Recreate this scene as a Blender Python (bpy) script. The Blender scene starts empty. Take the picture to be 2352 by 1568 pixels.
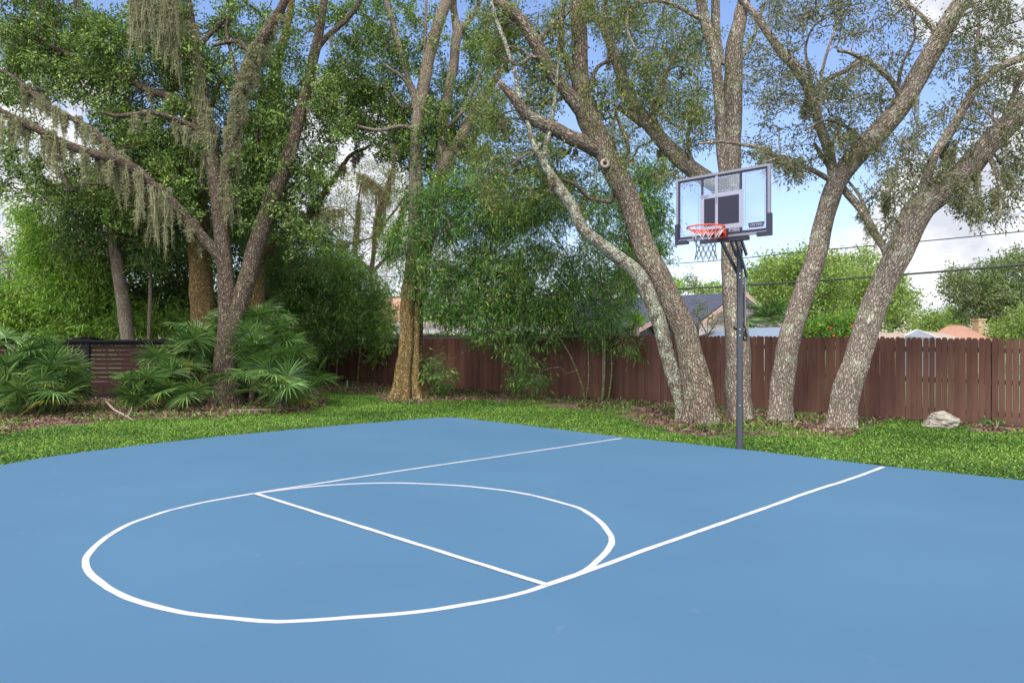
import bpy, math, random
import numpy as np
from mathutils import Vector, Matrix, noise as mnoise

# ------------------------------------------------------------------ camera, world, sun
S = bpy.context.scene
F = 1693.5          # focal length in pixels of the 2352 px wide reference view
H = 1.44            # eye height
cam_d = bpy.data.cameras.new('camera')
cam = bpy.data.objects.new('camera', cam_d)
S.collection.objects.link(cam)
cam.location = (0, 0, H)
cam.rotation_euler = (math.radians(90), 0, 0)
cam_d.sensor_width = 36
cam_d.lens = 36 * F / 2352
cam_d.clip_end = 2000
S.camera = cam
S.view_settings.view_transform = 'Standard'
S.view_settings.look = 'None'
S.view_settings.gamma = 1
S.view_settings.exposure = 1.3

SUN_EL, SUN_DIR = 52.0, (-0.30, -0.95)     # direction towards the sun (x, y), behind the camera
world = bpy.data.worlds.new('World')
S.world = world
world.use_nodes = True
wn, wl = world.node_tree.nodes, world.node_tree.links
wn.clear()
sky = wn.new('ShaderNodeTexSky')
sky.sky_type = 'NISHITA'
sky.sun_disc = False
sky.sun_elevation = math.radians(SUN_EL)
sky.sun_rotation = math.atan2(SUN_DIR[0], SUN_DIR[1])
sky.air_density = 1.3
sky.dust_density = 0.6
bg = wn.new('ShaderNodeBackground'); bg.inputs['Strength'].default_value = 0.115
out = wn.new('ShaderNodeOutputWorld')
tc = wn.new('ShaderNodeTexCoord')
nrm = wn.new('ShaderNodeVectorMath'); nrm.operation = 'NORMALIZE'
wl.new(tc.outputs['Generated'], nrm.inputs[0])
# cumulus banks: (azimuth deg right of +Y, elevation deg, angular radius deg, weight)
CLOUDS = [(30, 6.5, 6, 1.0), (36, 8.5, 7, 1.05), (26, 5, 5, .8), (22, 2.5, 5, .6), (42, 5, 8, 1.0), (33, 22, 5.5, .85), (36, 17, 5, .7),
          (-13.5, 15, 5.5, 1.0), (-11, 11, 5, 1.0), (-17, 10, 5, .8), (-34, 11, 7, 1.1), (-31, 17, 4, .7), (-38, 4, 8, 1.1), (-9, 6, 5, .6),
          (105, 25, 35, 1.2), (160, 35, 45, 1.3), (-120, 30, 45, 1.3), (-165, 18, 40, 1.2), (60, 40, 12, .7), (-70, 20, 14, .8), (130, 8, 15, .8), (-10, 65, 18, .7)]  # unseen banks, largely behind the camera, added for fill light
acc = None
for az, el, rad, wt in CLOUDS:
    a, e = math.radians(az), math.radians(el)
    c = (math.sin(a)*math.cos(e), math.cos(a)*math.cos(e), math.sin(e))
    d = wn.new('ShaderNodeVectorMath'); d.operation = 'DISTANCE'
    wl.new(nrm.outputs[0], d.inputs[0]); d.inputs[1].default_value = c
    mr = wn.new('ShaderNodeMapRange'); mr.interpolation_type = 'SMOOTHSTEP'
    wl.new(d.outputs['Value'], mr.inputs['Value'])
    mr.inputs['From Min'].default_value = math.radians(rad*1.35); mr.inputs['From Max'].default_value = math.radians(rad*.25)
    mr.inputs['To Min'].default_value = 0; mr.inputs['To Max'].default_value = wt
    if acc is None: acc = mr.outputs[0]
    else:
        m = wn.new('ShaderNodeMath'); m.operation = 'MAXIMUM'
        wl.new(acc, m.inputs[0]); wl.new(mr.outputs[0], m.inputs[1]); acc = m.outputs[0]
mp = wn.new('ShaderNodeMapping'); mp.inputs['Scale'].default_value = (1, 1, 1.5)
wl.new(nrm.outputs[0], mp.inputs['Vector'])
nz = wn.new('ShaderNodeTexNoise'); nz.inputs['Scale'].default_value = 9; nz.inputs['Detail'].default_value = 8; nz.inputs['Roughness'].default_value = .56
wl.new(mp.outputs[0], nz.inputs['Vector'])
m1 = wn.new('ShaderNodeMath'); m1.operation = 'MULTIPLY_ADD'; m1.inputs[1].default_value = 1.9; m1.inputs[2].default_value = -0.95
wl.new(nz.outputs['Fac'], m1.inputs[0])
m2 = wn.new('ShaderNodeMath'); m2.operation = 'ADD'; wl.new(m1.outputs[0], m2.inputs[0]); wl.new(acc, m2.inputs[1])
cf = wn.new('ShaderNodeMapRange'); cf.interpolation_type = 'SMOOTHSTEP'
wl.new(m2.outputs[0], cf.inputs['Value']); cf.inputs['From Min'].default_value = .22; cf.inputs['From Max'].default_value = .62
nz2 = wn.new('ShaderNodeTexNoise'); nz2.inputs['Scale'].default_value = 16; nz2.inputs['Detail'].default_value = 5
wl.new(mp.outputs[0], nz2.inputs['Vector'])
cr = wn.new('ShaderNodeValToRGB'); wl.new(nz2.outputs['Fac'], cr.inputs['Fac'])
cr.color_ramp.elements[0].position = .36; cr.color_ramp.elements[0].color = (2.7, 2.85, 3.2, 1)
cr.color_ramp.elements[1].position = .58; cr.color_ramp.elements[1].color = (4.0, 4.0, 4.1, 1)
mix = wn.new('ShaderNodeMix'); mix.data_type = 'RGBA'
tint = wn.new('ShaderNodeMix'); tint.data_type = 'RGBA'; tint.blend_type = 'MULTIPLY'; tint.inputs['Factor'].default_value = 1
wl.new(sky.outputs[0], tint.inputs['A']); tint.inputs['B'].default_value = (.60, .61, .76, 1)
wl.new(tint.outputs['Result'], mix.inputs['A']); sxy = wn.new('ShaderNodeSeparateXYZ'); wl.new(nrm.outputs[0], sxy.inputs[0])
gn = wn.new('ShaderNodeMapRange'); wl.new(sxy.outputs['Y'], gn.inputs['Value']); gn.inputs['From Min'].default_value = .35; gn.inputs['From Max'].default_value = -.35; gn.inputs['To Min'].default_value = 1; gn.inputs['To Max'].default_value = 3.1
vm = wn.new('ShaderNodeVectorMath'); vm.operation = 'SCALE'; wl.new(cr.outputs[0], vm.inputs[0]); wl.new(gn.outputs[0], vm.inputs['Scale'])   # clouds behind the camera brightened beyond those in view, as added fill light
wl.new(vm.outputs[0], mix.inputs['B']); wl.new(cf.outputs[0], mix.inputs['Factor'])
wl.new(mix.outputs['Result'], bg.inputs['Color']); wl.new(bg.outputs[0], out.inputs['Surface'])

sun_d = bpy.data.lights.new('sun', 'SUN')
sun_d.energy = 1.7
sun_d.angle = math.radians(10)
sun_d.color = (1.0, .95, .87)
sun = bpy.data.objects.new('sun', sun_d)
S.collection.objects.link(sun)
h = math.hypot(*SUN_DIR)
to_sun = Vector((SUN_DIR[0]/h*math.cos(math.radians(SUN_EL)), SUN_DIR[1]/h*math.cos(math.radians(SUN_EL)), math.sin(math.radians(SUN_EL))))
sun.rotation_euler = to_sun.to_track_quat('Z', 'Y').to_euler()

# ------------------------------------------------------------------ helpers
R = np.random.default_rng(11)
random.seed(5)
col = S.collection

def P(x, y, Y):                 # a point seen at (x, y) of the reference, at distance Y
    return np.array([(x-1176)*Y/F, Y, H-(y-784)*Y/F])
def G(x, y, z=0.0):             # a point of the ground
    Y = (H-z)*F/(y-784)
    return np.array([(x-1176)*Y/F, Y, z])

def tag(o, label=None, cat=None, group=None, kind=None):
    if label: o['label'] = label
    if cat: o['category'] = cat
    if group: o['group'] = group
    if kind: o['kind'] = kind
    return o
def empty(name, loc, label, cat, group=None):
    o = bpy.data.objects.new(name, None); col.objects.link(o); o.location = loc
    return tag(o, label, cat, group)
def mk(name, V, Fs, mat, parent=None, smooth=False, attr=None, mats=None, midx=None):
    """one mesh object out of numpy arrays; V in world space unless parent has moved (then converted)"""
    V = np.asarray(V, dtype=np.float32).reshape(-1, 3)
    if parent is not None:
        pl = parent
        while pl is not None:
            V = V - np.array(pl.location, dtype=np.float32); pl = pl.parent
    if not isinstance(Fs, (list, tuple)): Fs = [Fs]
    Fs = [np.atleast_2d(np.asarray(f, dtype=np.int32)) for f in Fs if len(f)]
    me = bpy.data.meshes.new(name)
    me.vertices.add(len(V)); me.vertices.foreach_set('co', V.ravel())
    li = np.concatenate([f.ravel() for f in Fs]); cnt = np.concatenate([np.full(len(f), f.shape[1], np.int32) for f in Fs])
    st = np.concatenate([[0], np.cumsum(cnt)[:-1]]).astype(np.int32)
    me.loops.add(len(li)); me.loops.foreach_set('vertex_index', li)
    me.polygons.add(len(cnt)); me.polygons.foreach_set('loop_start', st)
    try: me.polygons.foreach_set('loop_total', cnt)
    except Exception: pass
    me.polygons.foreach_set('use_smooth', np.full(len(cnt), smooth, bool))
    for m_ in (mats or [mat]): me.materials.append(m_)
    if midx is not None: me.polygons.foreach_set('material_index', np.asarray(midx, np.int32))
    if attr is not None:
        a = me.attributes.new('bk', 'FLOAT_VECTOR', 'POINT'); a.data.foreach_set('vector', np.asarray(attr, np.float32).ravel())
    me.update(calc_edges=True); me.validate()
    o = bpy.data.objects.new(name, me); col.objects.link(o)
    if parent is not None: o.parent = parent
    return o

class MB:                       # small mesh builder for boxes, bars, tubes
    def __init__(s): s.V = []; s.Q = []; s.T = []; s.n = 0; s.N = []
    def add(s, V, Q=(), T=()):
        V = np.asarray(V, float).reshape(-1, 3); s.V.append(V)
        if len(Q): s.Q.append(np.asarray(Q)+s.n)
        if len(T): s.T.append(np.asarray(T)+s.n)
        s.n += len(V)
    def ngon(s, V):
        V = np.asarray(V, float).reshape(-1, 3); s.V.append(V); s.N.append(np.arange(len(V))+s.n); s.n += len(V)
    def box(s, c, sx, sy, sz, ax=(1, 0, 0), ay=(0, 1, 0), az=(0, 0, 1)):
        c = np.array(c, float); ax, ay, az = [np.array(a, float) for a in (ax, ay, az)]
        V = [c+ax*sx/2*i+ay*sy/2*j+az*sz/2*k for k in (-1, 1) for j in (-1, 1) for i in (-1, 1)]
        s.add(V, [[0, 2, 3, 1], [4, 5, 7, 6], [0, 1, 5, 4], [2, 6, 7, 3], [0, 4, 6, 2], [1, 3, 7, 5]])
    def bar(s, a, b, w, d, up=(0, 0, 1)):
        a, b = np.array(a, float), np.array(b, float); ax = b-a; L = np.linalg.norm(ax); ax /= L
        ay = np.cross(np.array(up, float), ax)
        if np.linalg.norm(ay) < 1e-6: ay = np.array([1., 0, 0])
        ay /= np.linalg.norm(ay); az = np.cross(ax, ay)
        s.box((a+b)/2, L, w, d, ax, ay, az)
    def tube(s, pts, r, n=10, cap=True, closed=False):
        pts = np.asarray(pts, float); m = len(pts); r = np.broadcast_to(np.asarray(r, float), (m,))
        t = np.gradient(pts, axis=0)
        if closed: t = np.roll(pts, -1, 0)-np.roll(pts, 1, 0)
        t /= np.linalg.norm(t, axis=1)[:, None]+1e-9
        u = np.cross(t[0], [0.13, 0.27, 0.95]); 
        if np.linalg.norm(u) < .1: u = np.cross(t[0], [1, 0, 0])
        u /= np.linalg.norm(u); V = []
        ang = np.arange(n)*2*math.pi/n
        for i in range(m):
            u = u-t[i]*np.dot(u, t[i]); u /= np.linalg.norm(u); v = np.cross(t[i], u)
            V.append(pts[i]+r[i]*(np.cos(ang)[:, None]*u+np.sin(ang)[:, None]*v))
        V = np.concatenate(V); Q = []
        mm = m if closed else m-1
        for i in range(mm):
            j = (i+1) % m
            for k in range(n): Q.append([i*n+k, i*n+(k+1) % n, j*n+(k+1) % n, j*n+k])
        s.add(V, Q)
        if cap and not closed:
            s.ngon(V[:n][::-1]); s.ngon(V[-n:])
    def build(s, name, mat, parent=None, smooth=False):
        V = np.concatenate(s.V); Fs = []
        if s.Q: Fs.append(np.concatenate(s.Q))
        if s.T: Fs.append(np.concatenate(s.T))
        for g in s.N: Fs.append(g[None, :])
        return mk(name, V, Fs, mat, parent, smooth)

def mat_new(name):
    m = bpy.data.materials.new(name); m.use_nodes = True
    nt = m.node_tree; b = nt.nodes['Principled BSDF']
    return m, nt.nodes, nt.links, b
def ramp(nodes, stops):
    r = nodes.new('ShaderNodeValToRGB'); e = r.color_ramp.elements
    while len(e) < len(stops): e.new(0.5)
    for i, (p, c) in enumerate(stops): e[i].position = p; e[i].color = (*c, 1)
    return r
def M_plain(name, c, rough=.6, metal=0, spec=.5, nscale=0, namt=.15, bump=0):
    m, n, l, b = mat_new(name)
    b.inputs['Base Color'].default_value = (*c, 1); b.inputs['Roughness'].default_value = rough
    b.inputs['Metallic'].default_value = metal; b.inputs['Specular IOR Level'].default_value = spec
    if nscale:
        t = n.new('ShaderNodeTexCoord'); z = n.new('ShaderNodeTexNoise'); z.inputs['Scale'].default_value = nscale; z.inputs['Detail'].default_value = 6
        l.new(t.outputs['Object'], z.inputs['Vector'])
        r = ramp(n, [(.3, tuple(v*(1-namt) for v in c)), (.7, tuple(min(1, v*(1+namt)) for v in c))])
        l.new(z.outputs['Fac'], r.inputs['Fac']); l.new(r.outputs[0], b.inputs['Base Color'])
        if bump:
            bp = n.new('ShaderNodeBump'); bp.inputs['Strength'].default_value = bump; bp.inputs['Distance'].default_value = .02
            l.new(z.outputs['Fac'], bp.inputs['Height']); l.new(bp.outputs[0], b.inputs['Normal'])
    return m
def M_leaf(name, stops, trans=.35, rough=.5, clump=1.2, camt=.35):
    """leaves: colour differs leaf by leaf and branch by branch, light passes through"""
    m, n, l, b = mat_new(name)
    g = n.new('ShaderNodeNewGeometry'); t = n.new('ShaderNodeTexCoord')
    z = n.new('ShaderNodeTexNoise'); z.inputs['Scale'].default_value = clump; z.inputs['Detail'].default_value = 2
    l.new(t.outputs['Object'], z.inputs['Vector'])
    a = n.new('ShaderNodeMath'); a.operation = 'MULTIPLY_ADD'; a.inputs[1].default_value = 2.2*camt; a.inputs[2].default_value = -1.1*camt
    l.new(z.outputs['Fac'], a.inputs[0])
    s_ = n.new('ShaderNodeMath'); s_.operation = 'ADD'; l.new(g.outputs['Random Per Island'], s_.inputs[0]); l.new(a.outputs[0], s_.inputs[1])
    r = ramp(n, stops); l.new(s_.outputs[0], r.inputs['Fac']); l.new(r.outputs[0], b.inputs['Base Color'])
    b.inputs['Roughness'].default_value = rough; b.inputs['Specular IOR Level'].default_value = .35
    tr = n.new('ShaderNodeBsdfTranslucent')
    br = n.new('ShaderNodeMix'); br.data_type = 'RGBA'; br.blend_type = 'MULTIPLY'; br.inputs['Factor'].default_value = 1
    l.new(r.outputs[0], br.inputs['A']); br.inputs['B'].default_value = (1.25, 1.3, .7, 1)
    l.new(br.outputs['Result'], tr.inputs['Color'])
    mx = n.new('ShaderNodeMixShader'); mx.inputs['Fac'].default_value = trans
    l.new(b.outputs[0], mx.inputs[1]); l.new(tr.outputs[0], mx.inputs[2])
    l.new(mx.outputs[0], n['Material Output'].inputs['Surface'])
    return m
def M_bark(name, base, crack, lichen, lich_amt=.5, scale=26, stretch=.32, lich_scale=3.0, crackw=.16):
    m, n, l, b = mat_new(name)
    a = n.new('ShaderNodeAttribute'); a.attribute_name = 'bk'
    mpn = n.new('ShaderNodeMapping'); mpn.inputs['Scale'].default_value = (1, 1, stretch); l.new(a.outputs['Vector'], mpn.inputs['Vector'])
    wz = n.new('ShaderNodeTexNoise'); wz.inputs['Scale'].default_value = 9; wz.inputs['Detail'].default_value = 3; l.new(mpn.outputs[0], wz.inputs['Vector'])
    ad = n.new('ShaderNodeVectorMath'); ad.operation = 'MULTIPLY_ADD'; l.new(wz.outputs['Color'], ad.inputs[0]); ad.inputs[1].default_value = (.11, .11, .11); l.new(mpn.outputs[0], ad.inputs[2])
    v = n.new('ShaderNodeTexVoronoi'); v.feature = 'DISTANCE_TO_EDGE'; v.inputs['Scale'].default_value = scale; l.new(ad.outputs[0], v.inputs['Vector'])
    v2 = n.new('ShaderNodeTexVoronoi'); v2.inputs['Scale'].default_value = scale; l.new(ad.outputs[0], v2.inputs['Vector'])
    fz = n.new('ShaderNodeTexNoise'); fz.inputs['Scale'].default_value = 60; fz.inputs['Detail'].default_value = 6; l.new(a.outputs['Vector'], fz.inputs['Vector'])
    r = ramp(n, [(0.0, tuple(1.2*x for x in crack)), (crackw, tuple(.62*x for x in base)), (.42, base), (.9, tuple(min(1, 1.3*x) for x in base))])
    l.new(v.outputs['Distance'], r.inputs['Fac'])
    hs = n.new('ShaderNodeMix'); hs.data_type = 'RGBA'; hs.blend_type = 'MULTIPLY'; hs.inputs['Factor'].default_value = .5
    l.new(r.outputs[0], hs.inputs['A'])
    r3 = ramp(n, [(.3, (.55, .5, .48)), (.7, (1.25, 1.2, 1.12))]); l.new(fz.outputs['Fac'], r3.inputs['Fac']); l.new(r3.outputs[0], hs.inputs['B'])
    h2 = n.new('ShaderNodeMix'); h2.data_type = 'RGBA'; h2.blend_type = 'MULTIPLY'; h2.inputs['Factor'].default_value = .5
    r4 = ramp(n, [(.0, (.6, .6, .62)), (1, (1.3, 1.25, 1.2))]); l.new(v2.outputs['Color'], r4.inputs['Fac'])
    l.new(hs.outputs['Result'], h2.inputs['A']); l.new(r4.outputs[0], h2.inputs['B'])
    lz = n.new('ShaderNodeTexNoise'); lz.inputs['Scale'].default_value = lich_scale; lz.inputs['Detail'].default_value = 9; lz.inputs['Roughness'].default_value = .72
    t = n.new('ShaderNodeTexCoord'); l.new(t.outputs['Object'], lz.inputs['Vector'])
    lr = n.new('ShaderNodeMapRange'); l.new(lz.outputs['Fac'], lr.inputs['Value']); c0 = .62-.24*lich_amt
    lr.inputs['From Min'].default_value = c0; lr.inputs['From Max'].default_value = c0+.09; lr.inputs['To Max'].default_value = .8
    pr = n.new('ShaderNodeMapRange'); l.new(v.outputs['Distance'], pr.inputs['Value']); pr.inputs['From Min'].default_value = .02; pr.inputs['From Max'].default_value = .14
    mm = n.new('ShaderNodeMath'); mm.operation = 'MULTIPLY'; l.new(lr.outputs[0], mm.inputs[0]); l.new(pr.outputs[0], mm.inputs[1])
    mx = n.new('ShaderNodeMix'); mx.data_type = 'RGBA'; l.new(mm.outputs[0], mx.inputs['Factor']); l.new(h2.outputs['Result'], mx.inputs['A']); mx.inputs['B'].default_value = (*lichen, 1)
    l.new(mx.outputs['Result'], b.inputs['Base Color']); b.inputs['Roughness'].default_value = .92; b.inputs['Specular IOR Level'].default_value = .15
    hm = n.new('ShaderNodeMath'); hm.operation = 'MULTIPLY_ADD'; l.new(fz.outputs['Fac'], hm.inputs[0]); hm.inputs[1].default_value = .35
    hc = n.new('ShaderNodeMath'); hc.operation = 'MINIMUM'; l.new(v.outputs['Distance'], hc.inputs[0]); hc.inputs[1].default_value = .3
    l.new(hc.outputs[0], hm.inputs[2])
    bp = n.new('ShaderNodeBump'); bp.inputs['Strength'].default_value = 1.0; bp.inputs['Distance'].default_value = .05
    l.new(hm.outputs[0], bp.inputs['Height']); l.new(bp.outputs[0], b.inputs['Normal'])
    return m

# foliage
L_oak = M_leaf('oak_leaves', [(0, (0.037, 0.077, 0.017)), (.5, (0.091, 0.166, 0.036)), (.85, (0.171, 0.266, 0.054)), (1, (0.321, 0.380, 0.094))], trans=.3)
L_bronze = M_leaf('bronze_oak_leaves', [(0, (0.053, 0.068, 0.038)), (.5, (0.101, 0.131, 0.062)), (.85, (0.161, 0.184, 0.083)), (1, (0.214, 0.153, 0.068))], trans=.3)
L_thin = M_leaf('olive_oak_leaves', [(0, (0.054, 0.093, 0.024)), (.5, (0.121, 0.177, 0.040)), (.9, (0.212, 0.268, 0.067)), (1, (0.332, 0.301, 0.081))], trans=.35)
L_bamboo = M_leaf('bamboo_leaves', [(0, (0.026, 0.077, 0.015)), (.5, (0.058, 0.149, 0.026)), (.9, (0.123, 0.253, 0.041)), (1, (0.291, 0.386, 0.045))], trans=.3, clump=.9)
L_bbright = M_leaf('bright_bamboo_leaves', [(0, (0.060, 0.147, 0.022)), (.5, (0.152, 0.292, 0.037)), (1, (0.303, 0.439, 0.072))], trans=.45, clump=.7)
L_bamb2 = M_leaf('shade_lifted_bamboo_leaves', [(0, (0.051, 0.117, 0.024)), (.5, (0.116, 0.234, 0.047)), (.9, (0.217, 0.372, 0.071)), (1, (0.375, 0.468, 0.088))], trans=.35, clump=.9)  # bamboo leaf colour lightened to offset the shade of the oak crowns
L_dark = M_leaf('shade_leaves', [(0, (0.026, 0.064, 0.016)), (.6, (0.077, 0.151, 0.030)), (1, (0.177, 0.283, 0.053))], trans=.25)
L_far = M_leaf('sunny_oak_leaves', [(0, (0.087, 0.151, 0.029)), (.5, (0.173, 0.272, 0.051)), (1, (0.315, 0.415, 0.100))], trans=.4, clump=.5)
L_far2 = M_leaf('far_oak_leaves', [(0, (0.062, 0.094, 0.031)), (.5, (0.112, 0.163, 0.056)), (1, (0.213, 0.263, 0.112))], trans=.35, clump=.5)
L_palm = M_leaf('palmetto_leaves', [(0, (0.024, 0.066, 0.016)), (.5, (0.063, 0.137, 0.030)), (.85, (0.123, 0.212, 0.055)), (1, (0.225, 0.306, 0.102))], trans=.2, rough=.38, camt=.15)
L_palmy = M_leaf('yellow_palmetto_leaves', [(0, (.12, .13, .02)), (1, (.28, .26, .04))], trans=.25)
L_palmd = M_leaf('dead_palmetto_leaves', [(0, (.16, .10, .06)), (1, (.34, .24, .17))], trans=.15, rough=.8)
M_moss = M_leaf('spanish_moss', [(0, (0.129, 0.129, 0.070)), (.5, (0.201, 0.204, 0.115)), (1, (0.293, 0.297, 0.182))], trans=.3, rough=.95)
M_mossb = M_leaf('brown_moss', [(0, (0.146, 0.115, 0.073)), (.5, (0.243, 0.201, 0.134)), (1, (0.340, 0.292, 0.207))], trans=.3, rough=.95)
# bark
B_oak = M_bark('oak_bark', (.33, .275, .22), (.035, .026, .02), (.27, .28, .19), .42, scale=34)
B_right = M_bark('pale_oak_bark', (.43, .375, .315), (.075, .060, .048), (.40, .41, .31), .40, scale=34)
B_lichen = M_bark('lichen_bark', (.33, .28, .22), (.04, .032, .025), (.44, .48, .36), .78, scale=44, lich_scale=7)
B_amber = M_bark('amber_bark', (.42, .30, .13), (.045, .028, .015), (.42, .37, .15), .45, scale=44, stretch=.4, crackw=.22, lich_scale=13)
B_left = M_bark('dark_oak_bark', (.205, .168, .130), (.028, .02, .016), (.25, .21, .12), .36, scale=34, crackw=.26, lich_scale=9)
B_grey = M_bark('grey_bark', (.38, .32, .25), (.06, .048, .038), (.28, .28, .19), .5, scale=30, stretch=.7)
B_far = M_plain('far_bark', (.26, .22, .18), .9, nscale=5, namt=.3)

# ------------------------------------------------------------------ leaf clouds
def leaves(pos, L, w, dirs=None, droop=0., fold=.12):
    """n rhombic leaves; returns V, F"""
    n = len(pos)
    if dirs is None:
        d = R.normal(size=(n, 3))
    else: d = dirs+R.normal(size=(n, 3))*.45
    d[:, 2] -= droop
    d /= np.linalg.norm(d, axis=1)[:, None]+1e-9
    nn = R.normal(size=(n, 3)); nn[:, 2] += 1.0
    sd = np.cross(d, nn); sd /= np.linalg.norm(sd, axis=1)[:, None]+1e-9
    up = np.cross(sd, d)
    Ls = L*R.uniform(.65, 1.25, (n, 1)); ws = w*R.uniform(.7, 1.2, (n, 1))
    V = np.empty((n, 4, 3), np.float32)
    V[:, 0] = pos; V[:, 1] = pos+d*Ls*.45+sd*ws/2+up*Ls*fold; V[:, 2] = pos+d*Ls; V[:, 3] = pos+d*Ls*.45-sd*ws/2+up*Ls*fold
    return V.reshape(-1, 3), np.arange(n*4, dtype=np.int32).reshape(-1, 4)
def catmull(pts, step):
    pts = np.asarray(pts, float); n = len(pts)
    ext = np.vstack([2*pts[0]-pts[1], pts, 2*pts[-1]-pts[-2]]); o = []
    for i in range(n-1):
        p0, p1, p2, p3 = ext[i:i+4]
        k = max(2, int(np.linalg.norm((p2-p1)[:3])/step))
        for t in np.arange(k)/k:
            o.append(.5*((2*p1)+(-p0+p2)*t+(2*p0-5*p1+4*p2-p3)*t*t+(-p0+3*p1-3*p2+p3)*t**3))
    o.append(pts[-1]); return np.array(o)

class Wood:
    def __init__(s): s.V = []; s.A = []; s.Q = []; s.n = 0; s.off = 0.
    def add(s, pts, rad, sides=12, lobes=0, flare=0., rough=.05, endcap=False, flute=.05):
        pts = np.asarray(pts, float); m = len(pts); t = np.gradient(pts, axis=0); t /= np.linalg.norm(t, axis=1)[:, None]+1e-9
        u = np.cross(t[0], [0, 1, 0.05]); u /= np.linalg.norm(u)
        L = np.concatenate([[0], np.cumsum(np.linalg.norm(np.diff(pts, axis=0), axis=1))])
        ang = np.arange(sides)*2*math.pi/sides; ph = R.uniform(0, 6.28)
        V = np.empty((m, sides, 3)); A = np.empty((m, sides, 3)); s.off += 3.7
        for i in range(m):
            u = u-t[i]*np.dot(u, t[i]); u /= np.linalg.norm(u); v = np.cross(t[i], u)
            r = np.full(sides, rad[i])
            if lobes:
                k = math.exp(-L[i]/.22)*flare+flute*math.exp(-L[i]/2.5)+.01
                if flute > .1: r = r*(1-.42*(1-np.abs(np.cos(ang*3.5+.6+L[i]*.08)))**2.2)
                r = r*(1+k*(.55+np.cos(ang*lobes+ph+L[i]*.25)+.4*np.cos(ang*(lobes-2)+1.3+ph)))
            if rad[i] > .03 and rough:
                r = r*(1+rough*np.array([mnoise.noise(Vector((math.cos(a)*2.0+s.off, math.sin(a)*2.0, L[i]*3.2))) for a in ang])*1.8)
            V[i] = pts[i]+r[:, None]*(np.cos(ang)[:, None]*u+np.sin(ang)[:, None]*v)
            A[i] = np.stack([np.cos(ang)*rad[i]+s.off, np.sin(ang)*rad[i], np.full(sides, L[i])], 1)
        k = np.arange(sides); k2 = (k+1) % sides
        Q = (np.arange(m-1)[:, None, None]*sides+np.stack([k, k2, k2+sides, k+sides], 1)[None]).reshape(-1, 4)+s.n
        s.V.append(V.reshape(-1, 3)); s.A.append(A.reshape(-1, 3)); s.Q.append(Q); s.n += m*sides
        if endcap:
            c = V[-1].mean(0); s.V.append(c[None]); s.A.append(A[-1].mean(0)[None]); ic = s.n; s.n += 1
            b0 = ic-sides
            s.Q.append(np.array([[b0+i, b0+(i+1) % sides, ic, ic] for i in range(sides)]))
    def build(s, name, mat, parent):
        Q = np.concatenate(s.Q); tri = Q[:, 2] == Q[:, 3]
        return mk(name, np.concatenate(s.V), [Q[~tri], Q[tri][:, :3]], mat, parent, True, attr=np.concatenate(s.A))

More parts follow.
